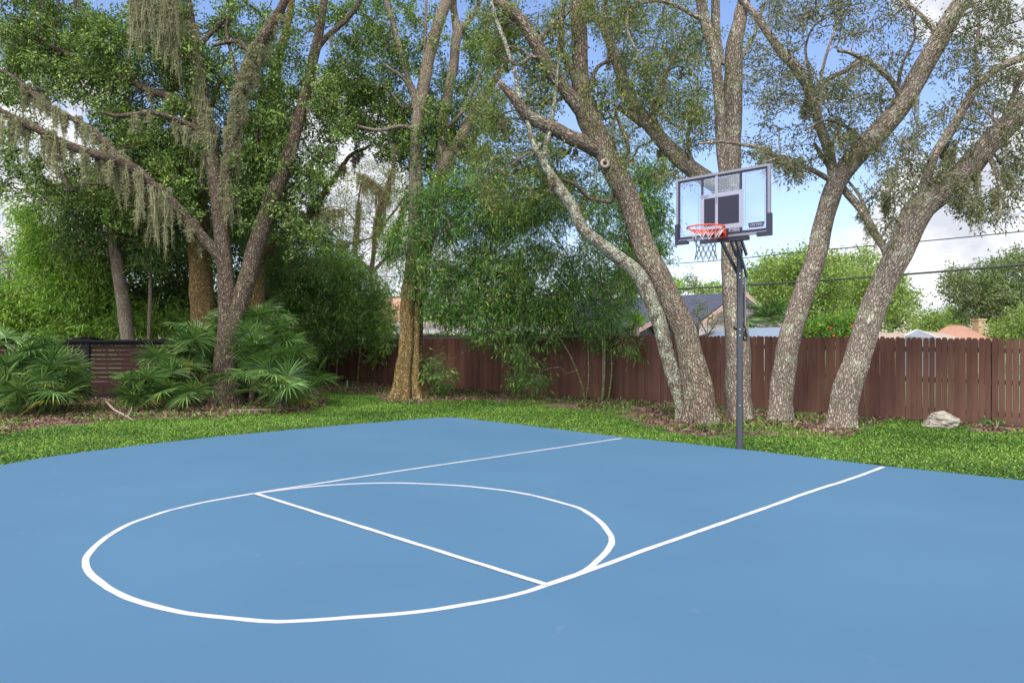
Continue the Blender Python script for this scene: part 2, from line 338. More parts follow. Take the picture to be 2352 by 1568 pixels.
class Tree:
    def __init__(s, name, label, cat, base, bark, leafm, group=None, z0=0.0):
        b = G(base[0], base[1], z0); s.Y = b[1]
        s.root = empty(name, tuple(b), label, cat, group); s.bark = bark; s.leafm = leafm; s.dens = 1.4 if leafm in (L_oak, L_dark) else 1.4
        s.w = Wood(); s.sk = []; s.skr = []; s.first = True
    def limb(s, px, dd=0., sides=14, end=False, wob=1., d0=None, lobes=5, flare=.55, flute=.05):
        """px: (x, y, width) in reference pixels; dd: how much farther the end is than the start"""
        x0, y0 = px[0][:2]
        if s.first: dep = s.Y
        elif d0 is not None: dep = s.Y+d0
        else:
            SK = np.array(s.sk); qx = 1176+SK[:, 0]*F/SK[:, 1]; qy = 784+(H-SK[:, 2])*F/SK[:, 1]
            dep = SK[np.argmin((qx-x0)**2+(qy-y0)**2), 1]
        n = len(px); cum = [0]
        for a, b in zip(px[:-1], px[1:]): cum.append(cum[-1]+math.hypot(b[0]-a[0], b[1]-a[1]))
        pts = []
        for (x, y, w), c in zip(px, cum):
            Y = dep+dd*c/cum[-1]; p = P(x, y, Y)
            pts.append([*p, w*Y/F/2])
        if s.first: pts[0][2] = -.12
        C = catmull(pts, .09 if s.first or px[0][2] > 18 else .14)
        r = np.maximum(C[:, 3], .004); C = C[:, :3]
        if wob:
            for i in range(1, len(C)):
                q = Vector(C[i]*1.1); C[i] += np.array(mnoise.noise_vector(q))*r[i]*(.45 if r[i] < .12 else .22)*wob*min(1, i/5)
        big = s.first
        s.w.add(C, r, sides if r[0] > .04 else 8, lobes=lobes if big else 0, flare=flare if big else 0, endcap=end, flute=flute)
        s.sk += list(C[(4 if big else 0):]); s.skr += list(r[(4 if big else 0):]); s.first = False
    def crown(s, blobs, per=55, rad=.30, L=.085, w=.042, droop=.15, twig=1.0, dz=(0, 1.2), dirdown=False, name='crown', leafm=None, sparse_t=.5):
        """blobs: (x, y, rx, ry, n[, depth offset, depth spread])"""
        Cs = []
        for bl in blobs:
            x, y, rx, ry, n = bl[:5]; n = int(n*s.dens)+1; o, sp = (bl[5], bl[6]) if len(bl) > 5 else dz
            a = R.uniform(0, 6.283, n); q = np.sqrt(R.uniform(0, 1, n))
            for i in range(n):
                Y = s.Y+o+R.uniform(-sp, sp)
                Cs.append(P(x+rx*q[i]*math.cos(a[i]), y+ry*q[i]*math.sin(a[i]), Y))
        Cs = np.array(Cs)
        # branching: each cluster joins the nearest wood or cluster placed before it
        SK = np.array(s.sk)[::2]; sr = np.array(s.skr)[::2]
        dmin = np.array([np.min(np.linalg.norm(SK-c, axis=1)) for c in Cs]); order = np.argsort(dmin); Cs = Cs[order]
        nodes = np.vstack([SK, np.zeros((len(Cs), 3))]); ns = len(SK); par = np.full(len(Cs), -1)
        for i, c in enumerate(Cs):
            q = nodes[:ns+i]; d = np.linalg.norm(q-c, axis=1)+np.maximum(0, q[:, 2]-c[2])*.8
            par[i] = np.argmin(d); nodes[ns+i] = c
        load = np.ones(len(Cs))
        for i in range(len(Cs)-1, -1, -1):
            if par[i] >= ns: load[par[i]-ns] += load[i]
        for i, c in enumerate(Cs):
            a = nodes[par[i]]; r1 = .0042*math.sqrt(load[i])*twig; Ld = np.linalg.norm(c-a)
            if Ld > 4: continue
            r0 = r1*1.15
            if par[i] < ns: r0 = min(r1*1.5, sr[par[i]]*.7)
            mid = (a+c)/2+R.normal(size=3)*Ld*.10+np.array([0, 0, Ld*.06]); q1 = (a*3+c)/4+R.normal(size=3)*Ld*.05
            pts = catmull([a, q1, mid, c], max(.12, Ld/6))
            s.w.add(pts, np.linspace(r0, r1*.8, len(pts)), 5, rough=0)
        n = len(Cs)*per; idx = np.repeat(np.arange(len(Cs)), per)
        # several sprays per cluster
        spr = R.normal(size=(len(Cs), 5, 3)); spr /= np.linalg.norm(spr, axis=2)[..., None]; spr *= rad
        k = R.integers(0, 5, n); t = R.uniform(0.1, 1.1, (n, 1))
        pos = Cs[idx]+spr[idx, k]*t+R.normal(size=(n, 3))*rad*.22
        dirs = spr[idx, k]/rad*.9
        V, Fc = leaves(pos, L, w, dirs, droop)
        # bare sprigs that carry the leaves
        for i in range(len(Cs)):
            for j in range(3):
                e = Cs[i]+spr[i, j]
                s.w.add([Cs[i], (Cs[i]+e)/2+R.normal(size=3)*.02, e], [.0045, .0035, .002], 3, rough=0)
        s.leafobj = mk(name, V, Fc, leafm or s.leafm, s.root)
        s.cl = Cs
        return Cs
    def dep(s, x, y):
        SK = np.array(s.sk); qx = 1176+SK[:, 0]*F/SK[:, 1]; qy = 784+(H-SK[:, 2])*F/SK[:, 1]
        return SK[np.argmin((qx-x)**2+(qy-y)**2), 1]
    def rad_at(s, x, y):
        SK = np.array(s.sk); qx = 1176+SK[:, 0]*F/SK[:, 1]; qy = 784+(H-SK[:, 2])*F/SK[:, 1]
        return min(.3, s.skr[int(np.argmin((qx-x)**2+(qy-y)**2))])
    def moss(s, spans, mat=None, name='hanging_moss'):
        """spans: (x0, y0, x1, y1, beards, length px, strands)"""
        Vs = []; Qs = []; n0 = 0
        for x0, y0, x1, y1, nb, Lp, ns in spans:
            for b in range(nb):
                t = R.uniform(0, 1); x, y = x0+(x1-x0)*t, y0+(y1-y0)*t; Y = s.dep(x, y)
                aa = R.uniform(0, 6.283); rr_ = s.rad_at(x, y); c = P(x, y, Y)+np.array([math.cos(aa)*rr_, math.sin(aa)*rr_*1.1, R.normal()*.05]); Lb = Lp*Y/F*R.uniform(.35, 1.15)
                br = R.uniform(.05, .12)*(.6+Lb*.35)
                sway = R.normal(size=2)*.06
                for k in range(int(ns*1.15)):
                    m = 8; Ls = Lb*R.uniform(.25, 1.0); a = R.uniform(0, 6.28); q = math.sqrt(R.uniform(0, 1))*br*(1.25-.8*Ls/Lb)
                    z = np.linspace(0, 1, m); ph = R.uniform(0, 6.28, 2); am = R.uniform(.010, .034)
                    px = c[0]+q*math.cos(a)*(1-.35*z)+am*np.sin(z*R.uniform(5, 12)+ph[0])+sway[0]*z*Ls
                    py = c[1]+q*math.sin(a)*(1-.35*z)+am*np.sin(z*R.uniform(5, 12)+ph[1])+sway[1]*z*Ls
                    pz = c[2]-z*Ls+R.uniform(-.03, .05)
                    wd = R.uniform(.004, .010)*(1-.75*z)*(.6+.8*R.uniform(0, 1, m)); fa = R.uniform(0, 3.14); dx, dy = np.cos(fa)*wd, np.sin(fa)*wd
                    V = np.empty((m, 2, 3)); V[:, 0] = np.stack([px-dx, py-dy, pz], 1); V[:, 1] = np.stack([px+dx, py+dy, pz+.004], 1)
                    i = np.arange(m-1)*2+n0
                    Vs.append(V.reshape(-1, 3)); Qs.append(np.stack([i, i+1, i+3, i+2], 1)); n0 += m*2
                    # little curls standing off the strand
                    kk = 9; ti = R.integers(0, m-1, kk); p = np.stack([px[ti], py[ti], pz[ti]], 1)
                    e = p+R.normal(size=(kk, 3))*[.045, .045, .03]-[0, 0, .035]; e2 = p+[0, 0, -.015]+R.normal(size=(kk, 3))*.006
                    Vt = np.stack([p, e, e2+[0.003, 0, 0], e2], 1).reshape(-1, 3); Vs.append(Vt); Qs.append(np.arange(kk*4).reshape(-1, 4)+n0); n0 += kk*4
        mk(name, np.concatenate(Vs), np.concatenate(Qs), mat or M_moss, s.root)
    def done(s): s.w.build('trunk', s.bark, s.root); return s.root

# ------------------------------------------------------------------ ground, court, lawn
def poly_in(px, py, poly):
    ins = np.zeros(len(px), bool); n = len(poly)
    for i in range(n):
        x1, y1 = poly[i]; x2, y2 = poly[(i+1) % n]
        c = ((y1 > py) != (y2 > py)); xi = (x2-x1)*(py-y1)/((y2-y1) if y2 != y1 else 1e-9)+x1
        ins ^= c & (px < xi)
    return ins

m, n, l, b = mat_new('soil_and_litter')
t = n.new('ShaderNodeTexCoord')
z1 = n.new('ShaderNodeTexNoise'); z1.inputs['Scale'].default_value = 1.3; z1.inputs['Detail'].default_value = 6; l.new(t.outputs['Object'], z1.inputs['Vector'])
z2 = n.new('ShaderNodeTexVoronoi'); z2.inputs['Scale'].default_value = 22; l.new(t.outputs['Object'], z2.inputs['Vector'])
r1 = ramp(n, [(.3, (.085, .055, .038)), (.55, (.16, .105, .075)), (.75, (.10, .09, .045))]); l.new(z1.outputs['Fac'], r1.inputs['Fac'])
r2 = ramp(n, [(0, (.5, .45, .4)), (1, (1.6, 1.5, 1.4))]); l.new(z2.outputs['Color'], r2.inputs['Fac'])
mx = n.new('ShaderNodeMix'); mx.data_type = 'RGBA'; mx.blend_type = 'MULTIPLY'; mx.inputs['Factor'].default_value = 1
l.new(r1.outputs[0], mx.inputs['A']); l.new(r2.outputs[0], mx.inputs['B']); l.new(mx.outputs['Result'], b.inputs['Base Color']); b.inputs['Roughness'].default_value = 1
bp = n.new('ShaderNodeBump'); bp.inputs['Strength'].default_value = .6; bp.inputs['Distance'].default_value = .03; l.new(z2.outputs['Distance'], bp.inputs['Height']); l.new(bp.outputs[0], b.inputs['Normal'])
M_soil = m
o = mk('ground', [(-600, -200, 0), (600, -200, 0), (600, 1200, 0), (-600, 1200, 0)], [[0, 1, 2, 3]], M_soil); tag(o, kind='structure')

# the back fence runs straight: y = 20.35 - 0.96 x
def fy(x): return 20.35-.96*x

o = mk('far_grass', [(-300, 28.5, .01), (-8, 28.4, .01), (-7.5, fy(-7.5)+.3, .01), (12.6, fy(12.6)+.3, .01), (300, 8, .01), (300, 900, .01), (-300, 900, .01)], [list(range(7))], M_plain('distant_grass', (.06, .11, .025), 1, nscale=.6, namt=.35)); tag(o, kind='structure')
# painted court
m, n, l, b = mat_new('blue_court_paint')
t = n.new('ShaderNodeTexCoord')
z1 = n.new('ShaderNodeTexNoise'); z1.inputs['Scale'].default_value = .5; z1.inputs['Detail'].default_value = 5; l.new(t.outputs['Object'], z1.inputs['Vector'])
r1 = ramp(n, [(.3, (.050, .113, .187)), (.7, (.058, .128, .207))]); l.new(z1.outputs['Fac'], r1.inputs['Fac'])
vz = n.new('ShaderNodeTexVoronoi'); vz.inputs['Scale'].default_value = 2.6; vz.inputs['Randomness'].default_value = 1
mpn = n.new('ShaderNodeMapping'); mpn.inputs['Scale'].default_value = (1, .6, 1); l.new(t.outputs['Object'], mpn.inputs['Vector'])
nzz = n.new('ShaderNodeTexNoise'); nzz.inputs['Scale'].default_value = 14; l.new(t.outputs['Object'], nzz.inputs['Vector'])
av = n.new('ShaderNodeVectorMath'); av.operation = 'MULTIPLY_ADD'; l.new(nzz.outputs['Color'], av.inputs[0]); av.inputs[1].default_value = (.1, .1, 0); l.new(mpn.outputs[0], av.inputs[2]); l.new(av.outputs[0], vz.inputs['Vector'])
sp = n.new('ShaderNodeMapRange'); l.new(vz.outputs['Distance'], sp.inputs['Value']); sp.inputs['From Min'].default_value = .085; sp.inputs['From Max'].default_value = .02; sp.inputs['To Max'].default_value = .28
mx = n.new('ShaderNodeMix'); mx.data_type = 'RGBA'; l.new(sp.outputs[0], mx.inputs['Factor']); l.new(r1.outputs[0], mx.inputs['A']); mx.inputs['B'].default_value = (.13, .17, .26, 1)
l.new(mx.outputs['Result'], b.inputs['Base Color']); b.inputs['Roughness'].default_value = .9; b.inputs['Specular IOR Level'].default_value = .15
fz = n.new('ShaderNodeTexNoise'); fz.inputs['Scale'].default_value = 220; fz.inputs['Detail'].default_value = 3; l.new(t.outputs['Object'], fz.inputs['Vector'])
bp = n.new('ShaderNodeBump'); bp.inputs['Strength'].default_value = .25; bp.inputs['Distance'].default_value = .003; l.new(fz.outputs['Fac'], bp.inputs['Height']); l.new(bp.outputs[0], b.inputs['Normal'])
M_court = m
edge = [G(0, 1072), G(100, 1054), G(200, 1040), G(350, 1021.5), G(520, 1003), G(650, 991), G(790, 978), G(940, 966), G(1015, 960.6), G(1035, 960.2), G(1060, 962),
        G(1200, 978), G(1427, 1006), G(1699, 1034), G(2027, 1073), G(2352, 1107)]
right = edge[-1]+(edge[-1]-edge[-3])/np.linalg.norm(edge[-1]-edge[-3])*6
court_poly = [np.array([-14, -8, 0]), np.array([-14, 1, 0]), np.array([-9, 5.6, 0])]+edge+[right, right+np.array([-4, -12, 0])]
CZ = .02
V = [(p[0], p[1], CZ) for p in court_poly]+[(p[0], p[1], -.05) for p in court_poly]
nc = len(court_poly)
court = mk('court', V, [np.arange(nc)[::-1][None, :], np.array([[i, (i+1) % nc, (i+1) % nc+nc, i+nc] for i in range(nc)])], M_court)
tag(court, kind='structure')
cpoly2 = [(p[0], p[1]) for p in court_poly]

m, n, l, b = mat_new('white_line_paint')
t = n.new('ShaderNodeTexCoord'); z1 = n.new('ShaderNodeTexNoise'); z1.inputs['Scale'].default_value = 2.3; z1.inputs['Detail'].default_value = 7; z1.inputs['Roughness'].default_value = .7
l.new(t.outputs['Object'], z1.inputs['Vector'])
r1 = ramp(n, [(.0, (.43, .42, .45)), (.60, (.40, .395, .42)), (.70, (.22, .27, .33))]); l.new(z1.outputs['Fac'], r1.inputs['Fac']); l.new(r1.outputs[0], b.inputs['Base Color']); b.inputs['Roughness'].default_value = .7
M_line = m
def strip(name, src, z, width=.046, parent=None, closed=False):
    """a painted line; src: centre line in 2400 px reference coordinates"""
    pts = np.array([G(x/1.0204, y/1.0204, CZ) for x, y in src])
    C = catmull(pts, .08) if len(pts) > 2 else np.linspace(pts[0], pts[1], 60)
    t = np.gradient(C, axis=0)
    if closed: t[0] = t[-1] = C[1]-C[-2]
    t /= np.linalg.norm(t, axis=1)[:, None]; nn = np.stack([-t[:, 1], t[:, 0], t[:, 2]*0], 1)
    i = np.arange(len(C)); wl_ = width/2*(1+.07*np.sin(i*.9)+.05*R.normal(size=len(C))); wr_ = width/2*(1+.07*np.sin(i*.7+1)+.05*R.normal(size=len(C)))
    A = C+nn*wl_[:, None]; B = C-nn*wr_[:, None]; A[:, 2] = B[:, 2] = z
    V = np.stack([A, B], 1).reshape(-1, 3); k = np.arange(len(C)-1)*2
    o = mk(name, V, np.stack([k, k+1, k+3, k+2], 1), M_line, parent); return o
circ = [(595, 1156), (550, 1163.6), (473.7, 1177.5), (395.5, 1196), (344, 1212.7), (304, 1227), (264, 1248.4), (230, 1274), (206, 1298.7), (200, 1316.5), (207, 1336.6), (226, 1356.7), (257, 1379),
        (302, 1401), (351, 1417), (418, 1432.6), (462.5, 1440), (550, 1449), (653, 1456), (816, 1447), (980, 1433), (1122, 1411), (1183.5, 1399), (1239, 1384.6), (1284, 1369), (1330, 1354), (1373, 1335.5),
        (1402, 1312), (1422, 1292), (1434.6, 1267), (1427, 1247), (1411, 1227), (1386.6, 1207), (1357.6, 1190), (1324, 1180), (1284, 1169), (1239, 1158.5), (1194.6, 1150.5), (1150, 1145), (1082, 1138),
        (980, 1132.6), (918, 1131.5), (847, 1132.6), (775, 1136.5), (704, 1142.5), (650, 1149), (600, 1156)]
strip('circle_line', circ, CZ+.0015, parent=court)
strip('lane_line', [(1456.5, 1027), (1220, 1062), (1000, 1094), (816, 1122), (714, 1138), (640, 1149), (595, 1157)], CZ+.003, parent=court)
strip('lane_line', [(2070, 1094), (2000, 1120), (1900, 1152), (1800, 1188), (1700, 1223), (1600, 1258), (1500, 1293), (1400, 1330), (1280, 1371)], CZ+.003, .050, parent=court)
strip('free_throw_line', [(597, 1156), (1282, 1371)], CZ+.0045, parent=court)

# lawn: a green sheet and the blades on it
m, n, l, b = mat_new('lawn_thatch')
t = n.new('ShaderNodeTexCoord'); z1 = n.new('ShaderNodeTexNoise'); z1.inputs['Scale'].default_value = 25; z1.inputs['Detail'].default_value = 5; l.new(t.outputs['Object'], z1.inputs['Vector'])
r1 = ramp(n, [(.35, (.018, .04, .01)), (.7, (.05, .10, .02))]); l.new(z1.outputs['Fac'], r1.inputs['Fac']); l.new(r1.outputs[0], b.inputs['Base Color']); b.inputs['Roughness'].default_value = 1
M_thatch = m
lawn_out = [(-300, 1005), (-100, 1012), (0, 1002), (60, 990), (130, 978), (230, 972), (330, 962), (450, 962), (600, 955), (700, 947), (745, 934), (748, 916), (728, 903), (800, 902), (870, 908), (880, 924), (960, 930),
            (1010, 922), (1120, 920), (1180, 926), (1290, 938), (1380, 946), (1430, 958), (1500, 982), (1560, 998), (1650, 1004), (1760, 1000), (1900, 1004), (1955, 1003), (1995, 975), (2040, 968),
            (2110, 966), (2200, 978), (2260, 992), (2352, 1000), (2500, 1020)]
lo = [G(x, y)[:2] for x, y in lawn_out]
lawn_poly = [(-13, 4.2), (-13, 10)]+[tuple(p) for p in lo]+[(12, 6), (10, 0), (4, 0), (0, 6), (-5, 5)]
def lawn_dense(x, y):
    return poly_in(x, y, lawn_poly) & ~poly_in(x, y, cpoly2)
# sheet, following the same outline (the court slab stands on it)
o = mk('lawn', [(p[0], p[1], .006) for p in lawn_poly], [np.arange(len(lawn_poly))[None, ::-1]], M_thatch); tag(o, kind='structure')
L_grass = M_leaf('grass_blades', [(0, (0.016, 0.047, 0.005)), (.35, (0.055, 0.133, 0.012)), (.7, (0.120, 0.231, 0.025)), (1, (0.229, 0.349, 0.063))], trans=.3, rough=.55, clump=.5, camt=.5)
def blades(N, xr, yr, test, Lb, wb, lean, name, mat, label, cat, dens=None, zoff=.004):
    x = R.uniform(*xr, N); y = R.uniform(*yr, N); k = test(x, y); x, y = x[k], y[k]
    n = len(x); a = R.uniform(0, 6.283, n); ln = R.uniform(*lean, n)
    d = np.stack([np.cos(a)*np.sin(ln), np.sin(a)*np.sin(ln), np.cos(ln)], 1)
    sd = np.stack([-np.sin(a), np.cos(a), 0*a], 1); Ls = Lb*R.uniform(.6, 1.3, (n, 1)); ws = wb*R.uniform(.7, 1.2, (n, 1))
    p = np.stack([x, y, np.full(n, zoff)], 1)
    V = np.empty((n, 4, 3)); V[:, 0] = p; mid = p+d*Ls*.5; tip = p+d*Ls; tip[:, 2] -= Ls[:, 0]*.22
    tip[:, 2] = np.maximum(tip[:, 2], .012)
    V[:, 1] = mid+sd*ws/2; V[:, 2] = tip; V[:, 3] = mid-sd*ws/2
    o = mk(name, V.reshape(-1, 3), np.arange(4*n).reshape(-1, 4), mat); tag(o, label, cat, kind='stuff'); return o
def edge_noise_test(x, y):
    jx = x+np.array([mnoise.noise((a*2.1, b_*2.1, 0)) for a, b_ in zip(x, y)])*.35; jy = y+np.array([mnoise.noise((a*2.1, b_*2.1, 9)) for a, b_ in zip(x, y)])*.45
    return poly_in(jx, jy, lawn_poly) & ~poly_in(x, y, cpoly2) & (np.abs(x) < y*.72+.6)
blades(640000, (-11, 10.5), (6.5, 20.5), edge_noise_test, .052, .015, (.5, 1.35), 'grass', L_grass, 'short bright green grass between the blue court and the fence', 'grass')
# leaf litter along the fence, under the trees and the palmettos
L_litter = M_leaf('dry_leaves', [(0, (0.053, 0.029, 0.019)), (.4, (0.111, 0.063, 0.043)), (.8, (0.190, 0.127, 0.084)), (1, (0.253, 0.201, 0.148))], trans=.1, rough=.8, camt=.1)
def litter_test(x, y):
    a = ~lawn_dense(x, y) & ~poly_in(x, y, cpoly2) & (y < fy(x)-.02) & (np.abs(x) < y*.72+.6) & (y > 7)
    nn = np.array([mnoise.noise((p*.8, q*.8, 3)) for p, q in zip(x, y)])
    near = y > fy(x)-1.6
    return a & ((nn > -.12) | near | (x < -3))
def litter(N):
    x = R.uniform(-14, 10, N); y = R.uniform(7, 27, N); k = litter_test(x, y); x, y = x[k], y[k]; n_ = len(x)
    pos = np.stack([x, y, R.uniform(.01, .045, n_)], 1); d = R.normal(size=(n_, 3)); d[:, 2] *= .3
    V, Fc = leaves(pos, .085, .042, d, 0, .2); V[:, 2] = np.maximum(V[:, 2], .008)
    tag(mk('leaf_litter', V, Fc, L_litter), 'fallen brown leaves on the bare soil by the fence and under the trees', 'leaf litter', kind='stuff')
litter(130000)
L_twg = M_plain('dry_twig', (.30, .23, .18), .9)
# sparse green ground cover between the trees and the fence
def sparse(x, y):
    nn = np.array([mnoise.noise((p*1.3+7, q*1.3, 5)) for p, q in zip(x, y)])
    return ~lawn_dense(x, y) & ~poly_in(x, y, cpoly2) & (y < fy(x)-.05) & (y > 8) & ((nn > np.where(x > 1.5, -.10, .02)) | ((y > fy(x)-.45) & (nn > -.15))) & (np.abs(x) < y*.72+.6)
blades(170000, (-13, 10.5), (8, 24), sparse, .10, .022, (.2, 1.1), 'ground_cover', L_grass, 'patches of low green weeds between the tree trunks and the fence', 'weeds')

# ------------------------------------------------------------------ fences
def M_wood(name, c1, c2):
    m, n, l, b = mat_new(name)
    g = n.new('ShaderNodeNewGeometry'); t = n.new('ShaderNodeTexCoord'); mpn = n.new('ShaderNodeMapping'); mpn.inputs['Scale'].default_value = (14, 14, .8); l.new(t.outputs['Object'], mpn.inputs['Vector'])
    z = n.new('ShaderNodeTexNoise'); z.inputs['Scale'].default_value = 3; z.inputs['Detail'].default_value = 6; l.new(mpn.outputs[0], z.inputs['Vector'])
    z2 = n.new('ShaderNodeTexNoise'); z2.inputs['Scale'].default_value = 1.1; z2.inputs['Detail'].default_value = 5; l.new(t.outputs['Object'], z2.inputs['Vector'])
    a = n.new('ShaderNodeMath'); a.operation = 'MULTIPLY_ADD'; a.inputs[1].default_value = .45; l.new(g.outputs['Random Per Island'], a.inputs[0])
    a2 = n.new('ShaderNodeMath'); a2.operation = 'MULTIPLY_ADD'; a2.inputs[1].default_value = .8; a2.inputs[2].default_value = -.2; l.new(z.outputs['Fac'], a2.inputs[0]); l.new(a2.outputs[0], a.inputs[2])
    a3 = n.new('ShaderNodeMath'); a3.operation = 'MULTIPLY_ADD'; a3.inputs[1].default_value = .9; a3.inputs[2].default_value = -.38; l.new(z2.outputs['Fac'], a3.inputs[0])
    a4 = n.new('ShaderNodeMath'); a4.operation = 'ADD'; l.new(a.outputs[0], a4.inputs[0]); l.new(a3.outputs[0], a4.inputs[1])
    r = ramp(n, [(.0, c1), (1, c2)]); l.new(a4.outputs[0], r.inputs['Fac']); l.new(r.outputs[0], b.inputs['Base Color'])
    b.inputs['Roughness'].default_value = .85; b.inputs['Specular IOR Level'].default_value = .12
    bp = n.new('ShaderNodeBump'); bp.inputs['Strength'].default_value = .35; bp.inputs['Distance'].default_value = .006; l.new(z.outputs['Fac'], bp.inputs['Height']); l.new(bp.outputs[0], b.inputs['Normal'])
    return m
M_fence = M_wood('brown_stained_wood', (.056, .027, .019), (.132, .070, .054))
M_slat = M_wood('dark_brown_slats', (.018, .0075, .0075), (.034, .015, .014))
M_black = M_plain('black_stained_wood', (.0065, .006, .0085), .8, spec=.15, nscale=6, namt=.3)
M_steel = M_plain('galvanised', (.5, .5, .52), .4, metal=.8)
tv = np.array([1, -.96, 0])/math.hypot(1, .96); nv = np.array([tv[1], -tv[0], 0]); nv = nv if nv[1] < 0 else -nv   # along the fence, towards the court
def picket_fence(x0, x1, hf, gapf, lean=None, flat=False):
    mb = MB(); p0 = np.array([x0, fy(x0), 0]); L = (x1-x0)/tv[0]; s = 0.; k = 0
    while s < L:
        w = (.138 if flat else .087)+R.normal()*.0015; gap = gapf(x0+s*tv[0]); c = p0+tv*(s+w/2); hh = hf(c[0])+R.normal()*.006
        th = .016; bend = R.normal()*.004; a = R.normal()*.0035
        z0 = .02+abs(R.normal())*.01; e = 0 if flat else 1
        pr = [(-w/2, z0), (w/2, z0), (w/2, hh-.045*e), (w*.42, hh-.018*e), (w*.25, hh), (-w*.25, hh), (-w*.42, hh-.018*e), (-w/2, hh-.045*e)]
        off = nv*(R.uniform(0, .004)+bend)
        fr = [c+off+tv*(u+a*z)+np.array([0, 0, z]) for u, z in pr]; bk = [q-nv*th for q in fr]
        mb.add(fr+bk, [[i, (i+1) % 8, (i+1) % 8+8, i+8] for i in range(8)]); n0 = mb.n-16
        mb.N.append(np.arange(8)[::-1]+n0); mb.N.append(np.arange(8, 16)+n0)
        s += w+gap; k += 1
    return mb, p0, L
M_fence_lifted = M_wood('shade_lifted_brown_boards', (.085, .039, .027), (.21, .108, .080))  # fence wood colour raised to make up for shade under the bamboo
def fence(x0, x1, hf, gapf, label, flat=False, rails=True):
    p = np.array([(x0+x1)/2, fy((x0+x1)/2), 0]); root = empty('wooden_fence', tuple(p), label, 'fence')
    mb, p0, L = picket_fence(x0, x1, hf, gapf, flat=flat); mb.build('picket_panel', M_fence_lifted if flat else M_fence, root)
    for zf in (.14, .5, .86):
        r = MB(); a = p0-nv*.04; b = p0+tv*L-nv*.04; h0, h1 = hf(x0), hf(x1)
        r.bar(a+[0, 0, h0*zf], b+[0, 0, h1*zf], .036, .085); r.build('rail', M_fence, root)
    q = 0.9
    while q < L:
        r = MB(); c = p0+tv*q-nv*.115; hh = hf(c[0])-.05; r.box(c+[0, 0, hh/2], .09, .09, hh, tv, nv); r.build('post', M_fence, root); q += 2.4
    return root
def gap_r(x):
    if x > 7.1: return max(.0015, .0085+R.normal()*.004)
    if x > 5.0: return R.choice([.0015, .002, .002, .004, .010], p=[.35, .3, .15, .1, .1])
    return .0018
fence(2.28, 12.5, lambda x: 1.60-(x-2.28)*.0175, gap_r, 'long brown dog-eared picket fence behind the hoop and the pale leaning trunks')
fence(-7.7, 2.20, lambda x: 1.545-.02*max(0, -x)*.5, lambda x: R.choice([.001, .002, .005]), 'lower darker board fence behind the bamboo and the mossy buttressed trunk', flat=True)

# left fence of horizontal slats
root = empty('slat_fence', (-10.5, 18.3, 0), 'dark brown fence of horizontal slats with a black cap between the two palmettos', 'fence')
FX = lambda x: (x-1176)*18.3/F
xs = [-16, FX(202), FX(202)+2.6, FX(202)+4.2]
for i in range(3):
    mb = MB(); hgt = .098
    for k in range(12):
        z = .12+k*(hgt+.013)+hgt/2
        if z+hgt/2 > 1.40: break
        a, b_ = xs[i]+.05, xs[i+1]-.05
        mb.box(((a+b_)/2, 18.31, z), b_-a, .02, hgt)
    mb.build('slat_panel', M_slat, root)
for x in xs:
    mb = MB(); mb.box((x, 18.27, .71), .13, .06, 1.42); mb.build('post', M_black, root)
mb = MB(); mb.box(((xs[0]+xs[-1])/2, 18.26, 1.455), xs[-1]-xs[0]+.1, .12, .055); mb.box(((xs[0]+xs[-1])/2, 18.285, 1.385), xs[-1]-xs[0], .03, .085); mb.build('cap_rail', M_black, root)
mb = MB(); mb.box(((xs[0]+xs[-1])/2, 18.29, .06), xs[-1]-xs[0], .03, .12); mb.build('kick_board', M_black, root)
root = empty('return_fence', (-7.9, 22.5, 0), 'plain dark board fence running back behind the large palmetto', 'fence')
mb = MB(); yy = 18.35; xa = xs[-1]
while yy < 27.9:
    u = (yy-18.35)/9.6; x = xa+(-7.75-xa)*u; mb.box((x, yy, .77), .02, .138, 1.5); yy += .143
mb.build('board_panel', M_slat, root)
tag(MB.build((lambda q: (q.box((FX(110), 18.75, P(0, 796, 18.75)[2]), 2.1, .5, .035), q)[1])(MB()), 'blue_tarpaulin', M_plain('blue_plastic', (.03, .22, .62), .5)), 'strip of bright blue plastic seen through the gap under the fence cap', 'tarpaulin')
mb = MB(); 
for k in range(9): mb.box((FX(120)+(k-4)*.22, 18.9, 1.47+.03*math.sin(k*1.3)), .24, .6, .07+.02*math.cos(k*2))
tag(mb.build('covered_heap', M_black), 'low black covered heap just above the cap of the slat fence', 'cover')

# ------------------------------------------------------------------ boulder, sticks, small weeds
M_rock = M_plain('pale_limestone', (.25, .225, .19), .9, nscale=7, namt=.3, bump=.8)
import bmesh
def boulder(cx, cy, sx, sy, sz, name, label):
    bm = bmesh.new(); bmesh.ops.create_icosphere(bm, subdivisions=5, radius=1)
    for v in bm.verts:
        p = v.co.copy(); n1 = mnoise.noise(p*1.2+Vector((3, 1, 4))); n2 = mnoise.noise(Vector((p.x*1.4, p.y*1.4, p.z*5+p.x*1.5))*1.4)
        r = 1+.26*n1+.15*n2+.06*mnoise.noise(p*6)-.10*max(0, -mnoise.noise(Vector((p.x*1.5, p.y, p.z*7+2))))
        p = p*r; p.z = max(p.z, -.55); p.x += .25*p.z*.3
        if p.x > 0: p.z -= .12*p.x*max(0, p.z)
        v.co = Vector((p.x*sx, p.y*sy, (p.z+.5)*sz))
    me = bpy.data.meshes.new(name); bm.to_mesh(me); bm.free(); me.materials.append(M_rock)
    o = bpy.data.objects.new(name, me); col.objects.link(o); o.location = (cx, cy, -.02); return tag(o, label, 'boulder')
g = G(2172, 984); boulder(g[0], g[1]+.12, .27, .22, .19, 'boulder', 'pale weathered limestone boulder on the grass near the right end of the fence')
